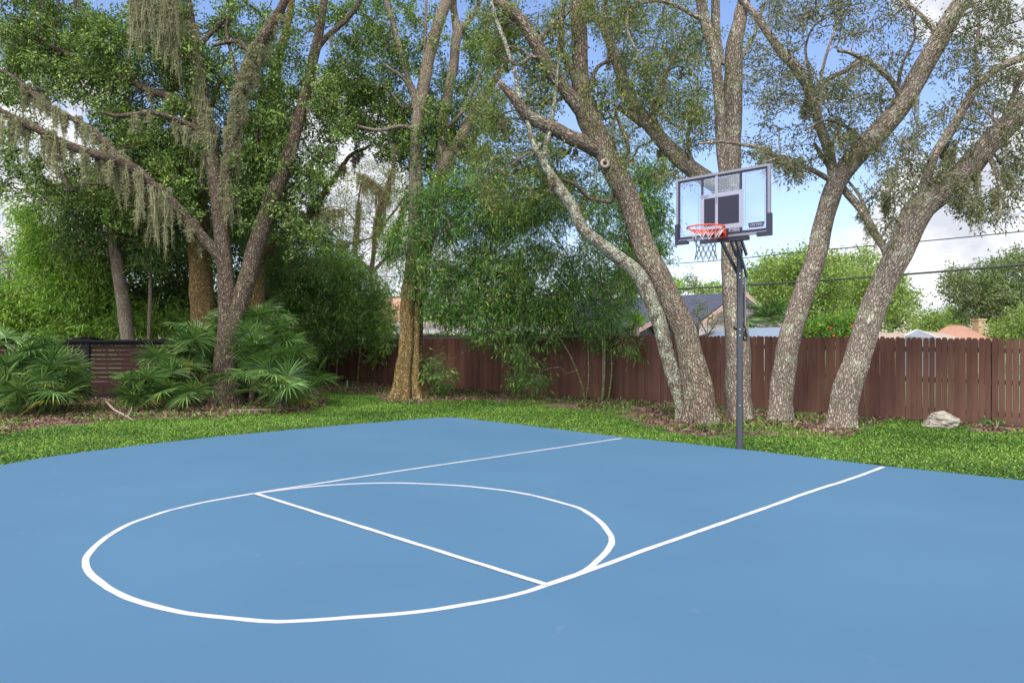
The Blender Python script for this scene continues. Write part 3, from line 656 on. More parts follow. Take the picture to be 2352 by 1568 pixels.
def stick(px, name, label, wpx, extra=()):
    pts = [G(x, y, z) for x, y, z in px]; w = Wood(); C = catmull(pts, .06); w.add(C, np.linspace(wpx, wpx*.5, len(C)), 7, rough=.1, endcap=True)
    for e in extra:
        C = catmull([G(*q) for q in e], .05); w.add(C, np.linspace(wpx*.5, wpx*.25, len(C)), 5)
    o = w.build(name, L_twg, None); return tag(o, label, 'stick')
stick([(244, 922, .22), (262, 940, .10), (280, 950, .06), (305, 964, .03)], 'fallen_branch', 'pale crooked fallen branch lying between the two palmettos', .022, [[(292, 956, .05), (300, 944, .12), (303, 934, .16)]])
stick([(520, 941, .03), (600, 940, .08), (690, 936, .03)], 'fallen_branch', 'thin grey twig lying under the large palmetto to the right of its trunk', .010, [[(600, 940, .08), (630, 946, .03)]])
stick([(1190, 908, .02), (1225, 905, .05), (1262, 903, .02)], 'fallen_branch', 'thin pale twig in the leaves at the fence behind the court corner', .010)
boulder(*G(1520, 948)[:2], .06, .045, .035, 'stone', 'small pale stone in the leaf litter left of the leaning twin trunks')
def weed(x, y, hh, n_, label, L=.07, w=.03, m_=None, spread=.16):
    g = G(x, y); V = []; Fc = []; wd = Wood(); k = 0; pos = []; dirs = []
    for i in range(5):
        a = R.uniform(0, 6.28); e = g+np.array([math.cos(a)*spread, math.sin(a)*spread*.6, hh*R.uniform(.6, 1)])
        wd.add(catmull([g, (g+e)/2+[0, 0, .05], e], .05), np.linspace(.006, .002, 3+max(0, len(catmull([g, (g+e)/2+[0, 0, .05], e], .05))-3)), 4, rough=0)
        for j in range(n_//5):
            t = R.uniform(.25, 1.05); pos.append(g+(e-g)*t+R.normal(size=3)*.03); dirs.append((e-g)/np.linalg.norm(e-g))
    root = empty('weed', tuple(g), label, 'plant'); wd.build('stem', L_twg, root)
    V, Fc = leaves(np.array(pos), L, w, np.array(dirs), .1); mk('foliage', V, Fc, m_ or L_bamboo, root)
weed(1880, 946, .28, 60, 'small leafy weed at the foot of the fence between the two right leaning trunks')
weed(1435, 934, .10, 40, 'low weed at the fence left of the lichened slim trunk')
weed(1010, 915, .55, 260, 'bushy dark shrub right of the buttressed trunk in front of the fence', .10, .028, spread=.45)
weed(2068, 962, .16, 60, 'low weed in the grass between the rightmost trunk and the boulder')
weed(2290, 984, .13, 90, 'low weeds at the fence right of the boulder', spread=.2)
g = G(797, 893); mb = MB(); mb.tube([g, g+[0.01, 0, .26]], [.028, .024], 8); tag(mb.build('pipe_stub', M_plain('green_plastic', (.10, .26, .20), .5), None), 'short green pipe standing in the leaves left of the buttressed trunk', 'pipe')

# ------------------------------------------------------------------ basketball hoop
M_pole = M_plain('grey_powder_coat', (.030, .034, .043), .5, spec=.5, nscale=40, namt=.06)
M_frame = M_plain('silver_frame', (.17, .175, .215), .5, metal=.2)
M_dark = M_plain('dark_plastic', (.022, .022, .040), .5, spec=.3)
M_gbox = M_plain('dark_panel', (.024, .025, .042), .5, spec=.15)
M_white = M_plain('light_print', (.24, .25, .32), .5, spec=.3)
M_blackp = M_plain('black_plastic', (.012, .012, .014), .3)
M_orange = M_plain('orange_enamel', (.62, .045, .012), .4)
M_netw = M_plain('white_nylon', (.48, .47, .49), .8); M_netb = M_plain('dark_nylon', (.035, .036, .045), .8)
m, n, l, b = mat_new('clear_acrylic')
tr = n.new('ShaderNodeBsdfTransparent'); tr.inputs['Color'].default_value = (.74, .80, .88, 1)
gl = n.new('ShaderNodeBsdfGlossy'); gl.inputs['Roughness'].default_value = .04; gl.inputs['Color'].default_value = (.9, .95, 1, 1)
mx = n.new('ShaderNodeMixShader'); mx.inputs['Fac'].default_value = .07
l.new(tr.outputs[0], mx.inputs[1]); l.new(gl.outputs[0], mx.inputs[2]); l.new(mx.outputs[0], n['Material Output'].inputs['Surface'])
M_glass = m
hp = G(1699, 1034); hoop = empty('basketball_hoop', tuple(hp), 'in-ground basketball hoop on a dark grey pole at the edge of the blue court', 'basketball hoop')
bc = np.array([2.67, 9.40, 0]); tt = np.array([.711, -.703, 0]); nn_ = np.array([-.703, -.711, 0]); ZZ = np.array([0, 0, 1.])
zb, zt = 2.757, 3.597
def Bp(u, z, w=0): return bc+tt*u+ZZ*z+nn_*w
def bbox(mb, u0, u1, z0, z1, w0, w1): mb.box(Bp((u0+u1)/2, (z0+z1)/2, (w0+w1)/2), u1-u0, z1-z0, w1-w0, tt, ZZ, nn_)
U = .655
mb = MB(); mb.tube([hp+[0, 0, -.1], hp+[0, 0, .57]], .0455, 20); mb.build('pole_section', M_pole, hoop, False)
mb = MB(); mb.tube([hp+[0, 0, .55], hp+[0, 0, 1.57]], .0425, 20); mb.build('pole_section', M_pole, hoop, False)
mb = MB(); mb.tube([hp+[0, 0, 1.55], hp+[0, 0, 2.66]], .0395, 20); mb.build('pole_section', M_pole, hoop, False)
for z in (.60, 1.60, 2.28, 2.33, 1.52):
    mb = MB(); c = hp+np.array([-.012, -.046, z]); mb.tube([c, c+[-.003, -.012, 0]], .009, 8); mb.build('bolt', M_steel, hoop)
# backboard and its parts
mb = MB(); bbox(mb, -U, U, zt-.03, zt, -.02, .02); bbox(mb, -U, -U+.03, zb, zt-.03, -.02, .02); bbox(mb, U-.03, U, zb, zt-.03, -.02, .02); bbox(mb, -U+.03, U-.03, zb, zb+.03, -.02, .02)
board = mb.build('backboard', M_frame, hoop)
mb = MB(); bbox(mb, -U+.03, U-.03, zb+.03, zt-.03, -.003, .003); mb.build('clear_panel', M_glass, board)
mb = MB()
for u0, u1, z0, z1 in ((-U+.03, U-.03, zt-.055, zt-.03), (-U+.03, -U+.055, zb+.03, zt-.055), (U-.055, U-.03, zb+.03, zt-.055), (-U+.055, U-.055, zb+.03, zb+.065), (-.285, -.255, 3.34, zt-.055), (.255, .285, 3.34, zt-.055), (-.285, -.255, zb+.065, 2.865), (.255, .285, zb+.065, 2.865)):
    bbox(mb, u0, u1, z0, z1, .0036, .0090)
mb.build('inner_frame', M_dark, board)
mb = MB(); bbox(mb, -.245, .245, 2.925, 3.283, .0035, .006); mb.build('target_panel', M_gbox, board)
mb = MB(); bbox(mb, -.30, .30, 3.283, 3.337, .0035, .0065); bbox(mb, -.30, .30, 2.867, 2.925, .0035, .0065); bbox(mb, -.30, -.245, 2.925, 3.283, .0035, .0065); bbox(mb, .245, .30, 2.925, 3.283, .0035, .0065)
for u0, u1, z0, z1 in ((-.585, -.325, zb+.08, zt-.07), (.325, .585, zb+.08, zt-.07), (-.245, .245, 3.355, zt-.07)):   # thin outlines printed round the clear fields
    e = .006
    bbox(mb, u0, u1, z1-e, z1, .0035, .005); bbox(mb, u0, u1, z0, z0+e, .0035, .005); bbox(mb, u0, u0+e, z0+e, z1-e, .0035, .005); bbox(mb, u1-e, u1, z0+e, z1-e, .0035, .005)
for k in range(3): bbox(mb, .10, .25, 2.80+k*.02, 2.807+k*.02, .0035, .006)
mb.build('target_outline', M_white, board)
mb = MB(); bbox(mb, -.083, -.045, 2.86, zt-.03, .007, .010); mb.build('center_strip', M_white, board)
def text(s, u, z, size, matt, w=.011, rot=0, parent=None, name='lettering', sx=1):
    c = bpy.data.curves.new('t', 'FONT'); c.body = s; c.size = size; c.align_x = 'CENTER'; c.align_y = 'CENTER'; c.extrude = .0004; c.offset = size*.012
    ob = bpy.data.objects.new('t', c); col.objects.link(ob); bpy.context.view_layer.update()
    me = bpy.data.meshes.new_from_object(ob.evaluated_get(bpy.context.evaluated_depsgraph_get())); bpy.data.objects.remove(ob)
    V = np.array([v.co[:] for v in me.vertices]); cr_, sr_ = math.cos(rot), math.sin(rot)
    Vw = [Bp(u+(v[0]*sx*cr_-v[1]*sr_), z+(v[0]*sx*sr_+v[1]*cr_), w+v[2]) for v in V]
    Fd = {}
    for p in me.polygons: Fd.setdefault(len(p.vertices), []).append(list(p.vertices))
    return mk(name, Vw, [np.array(q) for q in Fd.values()], matt, parent)
mb = MB(); a = .0035
V = [Bp(.365, 2.905, a), Bp(.378, 2.845, a), Bp(.562, 2.845, a), Bp(.578, 2.905, a)]; V2 = [v+nn_*.003 for v in V]
mb.add(V+V2, [[0, 3, 2, 1], [4, 5, 6, 7], [0, 1, 5, 4], [1, 2, 6, 5], [2, 3, 7, 6], [3, 0, 4, 7]]); plate = mb.build('logo_plate', M_dark, board)
text('LIFETIME', .471, 2.874, .042, M_white, .0072, parent=board, sx=1.02)
text('SHATTER', -.215, 3.319, .018, M_dark, .0072, parent=board); text('PROOF', -.221, 3.298, .018, M_dark, .0072, parent=board)
text('ACRYLIC', -.064, 3.25, .026, M_dark, .0108, rot=-math.pi/2, parent=board)
mb = MB(); mb.tube([Bp(-.278+.013*math.cos(q), 3.31+.018*math.sin(q), .008) for q in np.linspace(0, 6.283, 13)[:-1]], .002, 4, closed=True); mb.build('emblem', M_dark, board)
for sgn in (-1, 1):
    mb = MB(); a0, a1 = sorted((sgn*(U-.035), sgn*(U+.012))); bbox(mb, a0, a1, zb-.03, zb+.24, -.03, .028)
    a0, a1 = sorted((sgn*(U-.17), sgn*(U-.035))); bbox(mb, a0, a1, zb-.03, zb+.02, -.03, .028); mb.build('corner_pad', M_dark, board)
mb = MB(); bbox(mb, -.30, .36, zb-.045, zb-.003, -.05, .012); bbox(mb, .05, .36, zb-.055, zb-.045, -.05, .03); mb.build('lower_beam', M_dark, hoop)
for u in (-.13, .13):
    mb = MB(); bbox(mb, u-.02, u+.02, zb-.02, zt-.2, -.065, -.022); mb.build('back_upright', M_dark, hoop)
# struts
for u in (-.115, .115):
    a = Bp(u, 2.86, -.08); e = hp+tt*u*.45-nn_*.10+ZZ*2.30; mb = MB(); mb.bar(a, e, .022, .045); mb.build('strut', M_pole, hoop)
    a = Bp(u*.7, 3.14, -.08); e = hp+tt*u*.62-nn_*.05+ZZ*2.58; mb = MB(); mb.bar(a, e, .022, .045); mb.build('strut', M_pole, hoop)
mb = MB(); c = hp-nn_*.135
mb.tube([c+ZZ*2.31, c+ZZ*1.66], .017, 10); adj = mb.build('adjuster_tube', M_frame, hoop)
mb = MB(); c2 = hp-nn_*.095+tt*.012; mb.tube([c2+ZZ*2.18, c2+ZZ*1.64], .012, 8); mb.build('adjuster_rod', M_blackp, hoop)
mb = MB(); cc = c+ZZ*1.60
mb.tube([cc+[0, 0, .07]-nn_*-.03, cc+[0, 0, .02], cc-nn_*.03-ZZ*.04, cc-nn_*.065-ZZ*.10, cc-nn_*.05-ZZ*.135, cc-ZZ*.14+nn_*.02, cc+nn_*.045-ZZ*.10, cc+nn_*.03-ZZ*.02, cc+ZZ*.03], .017, 8)
mb.tube([cc-nn_*.05-ZZ*.09, cc+nn_*.04-ZZ*.07], .014, 8); mb.box(hp+[-.04, .02, 1.62], .06, .06, .05)
mb.build('adjuster_handle', M_blackp, hoop, True)
# rim
zr = 2.85; rc = Bp(0, zr, .385); rr = .228
mb = MB(); mb.tube([rc+rr*(math.cos(q)*tt+math.sin(q)*nn_) for q in np.linspace(0, 2*math.pi, 49)[:-1]], .009, 10, closed=True)
rim = mb.build('rim', M_orange, hoop, True)
mb = MB(); A = []
for q in np.linspace(math.pi*1.02, math.pi*1.98, 25):
    d_ = (math.cos(q)*tt+math.sin(q)*nn_); A.append((rc+rr*.985*d_, rc+rr*.985*d_-ZZ*.062*math.sin(-q)**.5))
V = [x for p in A for x in (p[0], p[1])]+[x+nn_*.004 for p in A for x in (p[0], p[1])]; na = len(A)*2
mb.add(V, [[2*i, 2*i+1, 2*i+3, 2*i+2] for i in range(len(A)-1)]+[[na+2*i, na+2*i+2, na+2*i+3, na+2*i+1] for i in range(len(A)-1)]+[[2*i+1, na+2*i+1, na+2*i+3, 2*i+3] for i in range(len(A)-1)])
V = [Bp(-.085, zr+.006, .03), Bp(.085, zr+.006, .03), Bp(.13, zr+.002, .20), Bp(-.13, zr+.002, .20)]; V += [v-ZZ*.006 for v in V]
mb.add(V, [[0, 1, 2, 3], [4, 7, 6, 5], [0, 4, 5, 1], [1, 5, 6, 2], [2, 6, 7, 3], [3, 7, 4, 0]])
for s_ in (-1, 1): mb.add([Bp(s_*.085, zr, .03), Bp(s_*.085, zr-.10, .03), Bp(s_*.12, zr-.05, .18), Bp(s_*.12, zr, .18), Bp(s_*.080, zr, .03), Bp(s_*.080, zr-.10, .03), Bp(s_*.115, zr-.05, .18), Bp(s_*.115, zr, .18)], [[0, 1, 2, 3], [7, 6, 5, 4], [0, 3, 7, 4], [1, 5, 6, 2], [2, 6, 7, 3], [0, 4, 5, 1]])
bbox(mb, -.079, .079, zr-.10, zr-.001, .025, .033); mb.build('rim_bracket', M_orange, hoop)
mb = MB(); bbox(mb, -.10, .10, zr-.115, zr+.02, .0105, .024); mb.build('mounting_plate', M_dark, hoop)
hk = MB()
def netp(a, z):          # z = 0..1 down the net
    r = rr*(1-z)+.118*z-.06*math.sin(z*math.pi)*.9+.02*z*z
    return rc+r*(math.cos(a)*tt+math.sin(a)*nn_)-ZZ*(.012+.385*z)
top, low = MB(), MB(); NS = 12
for k in range(NS):
    a = k*2*math.pi/NS
    for sg in (-1, 1):
        zz = np.linspace(0, .30, 6); top.tube([netp(a+sg*z/.30*math.pi/NS, z) for z in zz], .0042, 5, cap=False)
        zz = np.linspace(.30, 1, 15); low.tube([netp(a+sg*(math.pi/NS+(z-.30)/.7*math.pi/NS*4), z+.012*math.sin(z*40)) for z in zz], .0036, 5, cap=False)
top.build('net_cord', M_netw, hoop, True); low.build('net', M_netb, hoop, True)

# ------------------------------------------------------------------ neighbouring houses
M_roofA = M_plain('slate_blue_shingles', (.085, .09, .125), .9, nscale=3, namt=.35)
m, n, l, b = mat_new('asphalt_shingles'); t = n.new('ShaderNodeTexCoord'); bk_ = n.new('ShaderNodeTexBrick'); bk_.inputs['Scale'].default_value = 5; mpn = n.new('ShaderNodeMapping'); mpn.inputs['Scale'].default_value = (.8, 1, 3)
l.new(t.outputs['Generated'], mpn.inputs['Vector']); sx_ = n.new('ShaderNodeSeparateXYZ'); l.new(t.outputs['Object'], sx_.inputs[0]); cx_ = n.new('ShaderNodeCombineXYZ'); l.new(sx_.outputs['X'], cx_.inputs['X']); l.new(sx_.outputs['Z'], cx_.inputs['Y'])
bk_.inputs['Scale'].default_value = 4.5; bk_.inputs['Color1'].default_value = (.034, .038, .062, 1); bk_.inputs['Color2'].default_value = (.055, .060, .092, 1); bk_.inputs['Mortar'].default_value = (.025, .026, .04, 1); bk_.inputs['Mortar Size'].default_value = .015; bk_.inputs['Row Height'].default_value = .22
l.new(cx_.outputs[0], bk_.inputs['Vector']); l.new(bk_.outputs['Color'], b.inputs['Base Color']); b.inputs['Roughness'].default_value = .9; M_shing = m
M_mauve = M_plain('mauve_siding', (.20, .165, .17), .8, nscale=2, namt=.08); M_wallw = M_plain('white_stucco', (.42, .37, .37), .85, nscale=2, namt=.06)
M_trim = M_plain('pinkish_trim', (.40, .27, .23), .6); M_glassw = M_plain('window_glass', (.20, .32, .36), .15); M_dkwall = M_plain('dark_soffit', (.05, .05, .06), .8)
M_corr = M_plain('corrugated_metal', (.17, .21, .28), .45, metal=.3); M_terra = M_plain('terracotta_tiles', (.34, .18, .12), .85, nscale=9, namt=.25, bump=.3)
M_tan = M_plain('tan_roof', (.30, .23, .185), .85, nscale=6, namt=.15); M_beige = M_plain('beige_render', (.36, .26, .16), .85, nscale=3, namt=.1); M_whitet = M_plain('white_trim', (.5, .5, .52), .6)
def slab(mb, pts, th):           # polygon with thickness straight down
    pts = [np.array(p, float) for p in pts]; n_ = len(pts); V = pts+[p-[0, 0, th] for p in pts]
    mb.V.append(np.array(V)); n0 = mb.n; mb.n += 2*n_
    mb.N.append(np.arange(n_)+n0); mb.N.append(np.arange(n_)[::-1]+n0+n_)
    mb.Q.append(np.array([[i+n0, i+n_+n0, (i+1) % n_+n_+n0, (i+1) % n_+n0] for i in range(n_)]))
root = empty('house', (6, 26, 0), 'house with a dark slate-blue shingle roof and a mauve gable behind the fence', 'house')
eL, ap, eR = P(1603, 745, 24), P(1698, 672, 26.2), P(1790, 752, 28.4)
rl = P(1300, 690, 31); el = P(1300, 748, 26.5); rl[2] = ap[2]; ev = P(1500, 738, 25.0)
back = np.array([-3.0, 9, 0])
mb = MB(); slab(mb, [el, [eL[0]-.1, eL[1], eL[2]+.02], ap, rl], .10); rf = mb.build('roof', M_shing, root)
mb = MB(); slab(mb, [ap, eR, eR+[3, 8, 0], ap+[-2, 7, 0]], .1); mb.build('roof', M_shing, root)
dn = (eR-eL)/np.linalg.norm(eR-eL); on = np.cross(dn, ZZ); on = on if on[1] < 0 else -on
for a, e in ((eL, ap), (ap, eR)):
    mb = MB(); mb.bar(a+on*.16, e+on*.16, .05, .17); mb.build('rake_board', M_trim, root)
mb = MB(); nrow = 9
il, ir = eL+(ap-eL)*.03, eR+(ap-eR)*.03; zlo = il[2]-.05
for k in range(nrow):              # lapped siding rows
    f0, f1 = k/nrow, (k+1)/nrow
    a0 = il+(ap-il)*f0; a1 = ir+(ap-ir)*f0; b0 = il+(ap-il)*f1; b1 = ir+(ap-ir)*f1
    mb.add([a0+on*.02, a1+on*.02, b1+on*0, b0+on*0], [[0, 1, 2, 3]])
mb.build('gable_siding', M_mauve, root)
mb = MB(); a, c_ = il.copy(), ir.copy(); mb.add([[a[0], a[1], 0], [c_[0], c_[1], 0], [c_[0], c_[1], c_[2]], [a[0], a[1], a[2]]], [[0, 1, 2, 3]])
mb.add([[a[0], a[1], 0], [a[0]-.1, a[1]+3, 0], [a[0]-.1, a[1]+3, a[2]], [a[0], a[1], a[2]]], [[0, 1, 2, 3]])
wl2 = P(1300, 760, 28); mb.add([[a[0]-.1, a[1]+2, 0], [wl2[0], wl2[1]+1, 0], [wl2[0], wl2[1]+1, 2.1], [a[0]-.1, a[1]+2, 2.2]], [[0, 1, 2, 3]])
mb.build('wall', M_wallw, root)
mb = MB(); c = P(1543, 766, 26.1); mb.box(c, .42, .06, .42); wdw = mb.build('window', M_glassw, root)
mb = MB(); mb.box(c+[0, -.01, .24], .50, .08, .06); mb.box(c+[-.235, -.01, 0], .05, .08, .42); mb.box(c+[.235, -.01, 0], .05, .08, .42); mb.build('window_frame', M_whitet, wdw)
mb = MB(); mb.bar(P(1500, 741, 24.9), eL+[0, 0, -.06], .12, .14); mb.build('gutter', M_dkwall, root)
# small front porch gable at the left
pa, pb = P(1456, 765, 24), P(1497, 742, 24.2)
mb = MB(); mb.bar(pa, pb, .10, .12); mb.bar(pb, P(1510, 765, 24.3), .10, .10); mb.build('rake_board', M_trim, root)
mb = MB(); mb.add([pa+[0, .1, 0], pb+[0, .1, 0], P(1510, 765, 24.4), [pa[0], pa[1]+.1, 0]], [[0, 1, 2, 3]]); mb.build('porch_wall', M_dkwall, root)
# carport
root = empty('carport', (8, 20, 0), 'carport with a corrugated blue-grey metal roof and dark gable end just behind the fence', 'carport')
a, b_, c, d = P(1650, 757, 22), P(1863, 750.5, 20.5), P(1838, 774, 18.6), P(1625, 776, 19.8)
mb = MB(); N_ = 60
for k in range(N_):
    f0, f1 = k/N_, (k+.5)/N_; f2 = (k+1)/N_
    A_ = [d+(a-d)*f for f in (f0, f1, f2)]; B2 = [c+(b_-c)*f for f in (f0, f1, f2)]; up_ = np.array([0, 0, .022])
    mb.add([A_[0], B2[0], B2[1]+up_, A_[1]+up_, B2[2], A_[2]], [[0, 1, 2, 3], [3, 2, 4, 5]])
mb.build('roof', M_corr, root)
e2 = P(1884, 774, 22.0); mb = MB(); slab(mb, [b_, e2, e2+[-3.4, 1.5, 0], a], .03); mb.build('roof', M_corr, root)
mb = MB(); mb.add([c, e2, b_, [c[0], c[1], 1.2], [e2[0], e2[1], 1.2]], [[3, 4, 1, 0]], [[0, 1, 2]]); mb.build('gable_end', M_black, root)
mb = MB(); mb.bar(c, b_, .03, .07); mb.bar(b_, e2, .03, .07); mb.build('gable_trim', M_dkwall, root)
for q in (c, d, e2):
    mb = MB(); mb.box((q[0], q[1]+.05, q[2]/2), .07, .07, q[2]); mb.build('post', M_whitet, root)
# right: terracotta house, low tan roofs
root = empty('house', (24, 36, 0), 'far house with terracotta hip roof and beige chimney beyond the right end of the fence', 'house')
r0, r1_ = P(2183, 744.5, 38), P(2212, 748, 37); cl, crn, bl_ = P(2125, 779, 34), P(2276, 779, 31.5), P(2140, 768, 42)
mb = MB(); slab(mb, [cl, crn, r1_, r0], .08); slab(mb, [r0, bl_, cl], .08); slab(mb, [r1_, crn, P(2300, 776, 40), r0], .08); mb.build('roof', M_terra, root)
mb = MB(); mb.add([[cl[0], cl[1]+.4, 0], [crn[0], crn[1]+.4, 0], [crn[0], crn[1]+.4, crn[2]], [cl[0], cl[1]+.4, cl[2]]], [[0, 1, 2, 3]]); mb.build('wall', M_beige, root)
mb = MB(); q = P(2248, 752, 35); mb.box((q[0], q[1], 1.3), .32, .5, 2.6+(q[2]-1.9)*0); zt_ = P(0, 736, 35)[2]; mb.V[-1][:, 2] = np.where(mb.V[-1][:, 2] > 1, zt_, 0)
mb.box((q[0], q[1], zt_+.04), .38, .56, .07); mb.build('chimney', M_beige, root)
root = empty('house', (17, 30, 0), 'low house with long tan roof and small white-trimmed gable right of the rightmost trunk', 'house')
p0_, p1_ = P(1990, 763, 33), P(2090, 765, 33); p2_, p3_ = P(2075, 778, 30), P(1985, 778, 30)
mb = MB(); slab(mb, [p3_, p2_, p1_, p0_], .06); ga, gl_, gr_ = P(2106, 758, 32), P(2078, 771, 31), P(2158, 778, 30)
slab(mb, [ga, gr_, P(2215, 778, 33), P(2170, 765, 35)], .06); mb.build('roof', M_tan, root)
mb = MB(); mb.bar(gl_, ga, .05, .08); mb.bar(ga, gr_, .05, .08); mb.build('gable_trim', M_whitet, root)
mb = MB(); mb.add([gl_, gr_, ga, [gl_[0], gl_[1], 0], [gr_[0], gr_[1], 0]], [[3, 4, 1, 0]], [[0, 1, 2]]); mb.build('gable_wall', M_plain('grey_gable', (.17, .18, .21), .8), root)
mb = MB(); mb.add([[p3_[0], 30.3, 0], [p2_[0], 30.3, 0], [p2_[0], 30.3, p2_[2]], [p3_[0], 30.3, p3_[2]]], [[0, 1, 2, 3]]); mb.build('wall', M_beige, root)
# low house glimpsed through the bamboo
root = empty('house', (0, 31, 0), 'low pale house glimpsed through the bamboo above the middle of the fence', 'house')
q0, q1, q2, q3 = P(850, 762, 28), P(1400, 752, 28), P(1370, 736, 33), P(880, 740, 33)
mb = MB(); slab(mb, [q0, q1, q2, q3], .1); mb.build('roof', M_tan, root)
mb = MB(); mb.bar(q0+[0, -.06, -.02], q1+[0, -.06, -.02], .04, .14); mb.build('fascia', M_whitet, root)
mb = MB(); mb.box((( q0[0]+q1[0])/2, 31, .85), q1[0]-q0[0]-.6, 5, 1.7); mb.build('wall', M_wallw, root)
root = empty('house', (-5, 36, 0), 'salmon-coloured roof seen left of the buttressed trunk behind the fence', 'house')
q0, q1, q2, q3 = P(840, 752, 36), P(960, 752, 36), P(930, 682, 41), P(870, 685, 41)
mb = MB(); slab(mb, [q0, q1, q2, q3], .1); mb.build('roof', M_terra, root); mb = MB(); mb.box(((q0[0]+q1[0])/2, 39, 1.0), 2.2, 4, 2.0); mb.build('wall', M_beige, root)

# ------------------------------------------------------------------ power lines
M_cable = M_plain('black_cable', (.03, .035, .03), .7)
def cable(px, r, label):
    pts = catmull([P(x, y, Y) for x, y, Y in px], 1.0); mb = MB(); mb.tube(pts, r, 6); tag(mb.build('power_line', M_cable, None, True), label, 'power line', 'power lines over the neighbouring gardens')
cable([(300, 640, 48), (1000, 634, 36), (1530, 607, 30), (1880, 575, 26), (2130, 553, 23.5), (2352, 531, 21.5), (2700, 490, 19)], .016, 'upper thin black cable crossing behind the backboard and right trunks')
cable([(300, 672, 48), (1000, 683, 36), (1560, 663, 29), (1730, 654, 27), (2000, 636, 24), (2352, 607.5, 21), (2700, 570, 18.5)], .031, 'lower thick black cable crossing behind the hoop pole and right trunks')
cable([(2230, 776, 40), (2290, 768, 38), (2352, 757, 36), (2500, 728, 33)], .03, 'pale thin service line at the right edge above the terracotta roof, upper one')
cable([(2230, 785, 40), (2290, 775, 38), (2352, 764, 36), (2500, 736, 33)], .03, 'pale thin service line at the right edge above the terracotta roof, lower one')

# ------------------------------------------------------------------ palmettos
def frond_mesh(kind, Lb, nl, spread, petiole, droopk, matt, bend=.6):
    """a fan leaf: petiole along +Z bending to +X, then pleated leaflets; local coordinates"""
    V = []; Q = []; k = 0
    pet = catmull([[0, 0, 0], [.04, 0, petiole*.5], [.16*petiole, 0, petiole]], .1); 
    mb = MB(); mb.tube(pet, np.linspace(.009, .006, len(pet)), 5, cap=False)
    end = pet[-1]; ax = np.array([math.sin(bend), 0, math.cos(bend)]); sy = np.array([0, 1, 0]); nrm_ = np.cross(ax, sy)
    for i in range(nl):
        a = -spread/2+spread*i/(nl-1)+R.normal()*.03; L_ = Lb*(1-.22*abs(a)/(spread/2))*R.uniform(.88, 1.08)
        d = ax*math.cos(a)+sy*math.sin(a); sd = np.cross(nrm_, d); w0 = .0142*Lb/.55
        up = nrm_*(.14+.1*abs(math.sin(a*2))+R.normal()*.04)
        m_ = 5; pts = []
        for j in range(m_):
            t_ = j/(m_-1); wj = w0*[.35, 1, .95, .6, .04][j]
            dr = droopk*(t_**2.6)*L_*R.uniform(.7, 1.4)
            c = end+d*L_*t_-up*L_*t_*t_*.5-np.array([0, 0, dr])
            pts += [c+sd*wj, c-nrm_*wj*.55, c-sd*wj]
        n0 = mb.n; mb.add(pts, [[3*j+q, 3*j+q+1, 3*j+q+4, 3*j+q+3] for j in range(m_-1) for q in (0, 1)])
    V = np.concatenate(mb.V); me_o = mb.build('frond', matt); me = me_o.data; bpy.data.objects.remove(me_o); return me
FR = [frond_mesh('g', R.uniform(.52, .64), int(R.integers(24, 30)), R.uniform(3.8, 5.2), R.uniform(.45, .8), R.uniform(.08, .24), L_palm, bnd) for bnd in (-.1, .1, .3, .5, .7, .9, 1.2)]
FY = [frond_mesh('y', .55, 18, 3.2, .6, .35, L_palmy) for _ in range(2)]
FD = [frond_mesh('d', .5, 18, 1.9, .35, .8, L_palmd) for _ in range(2)]
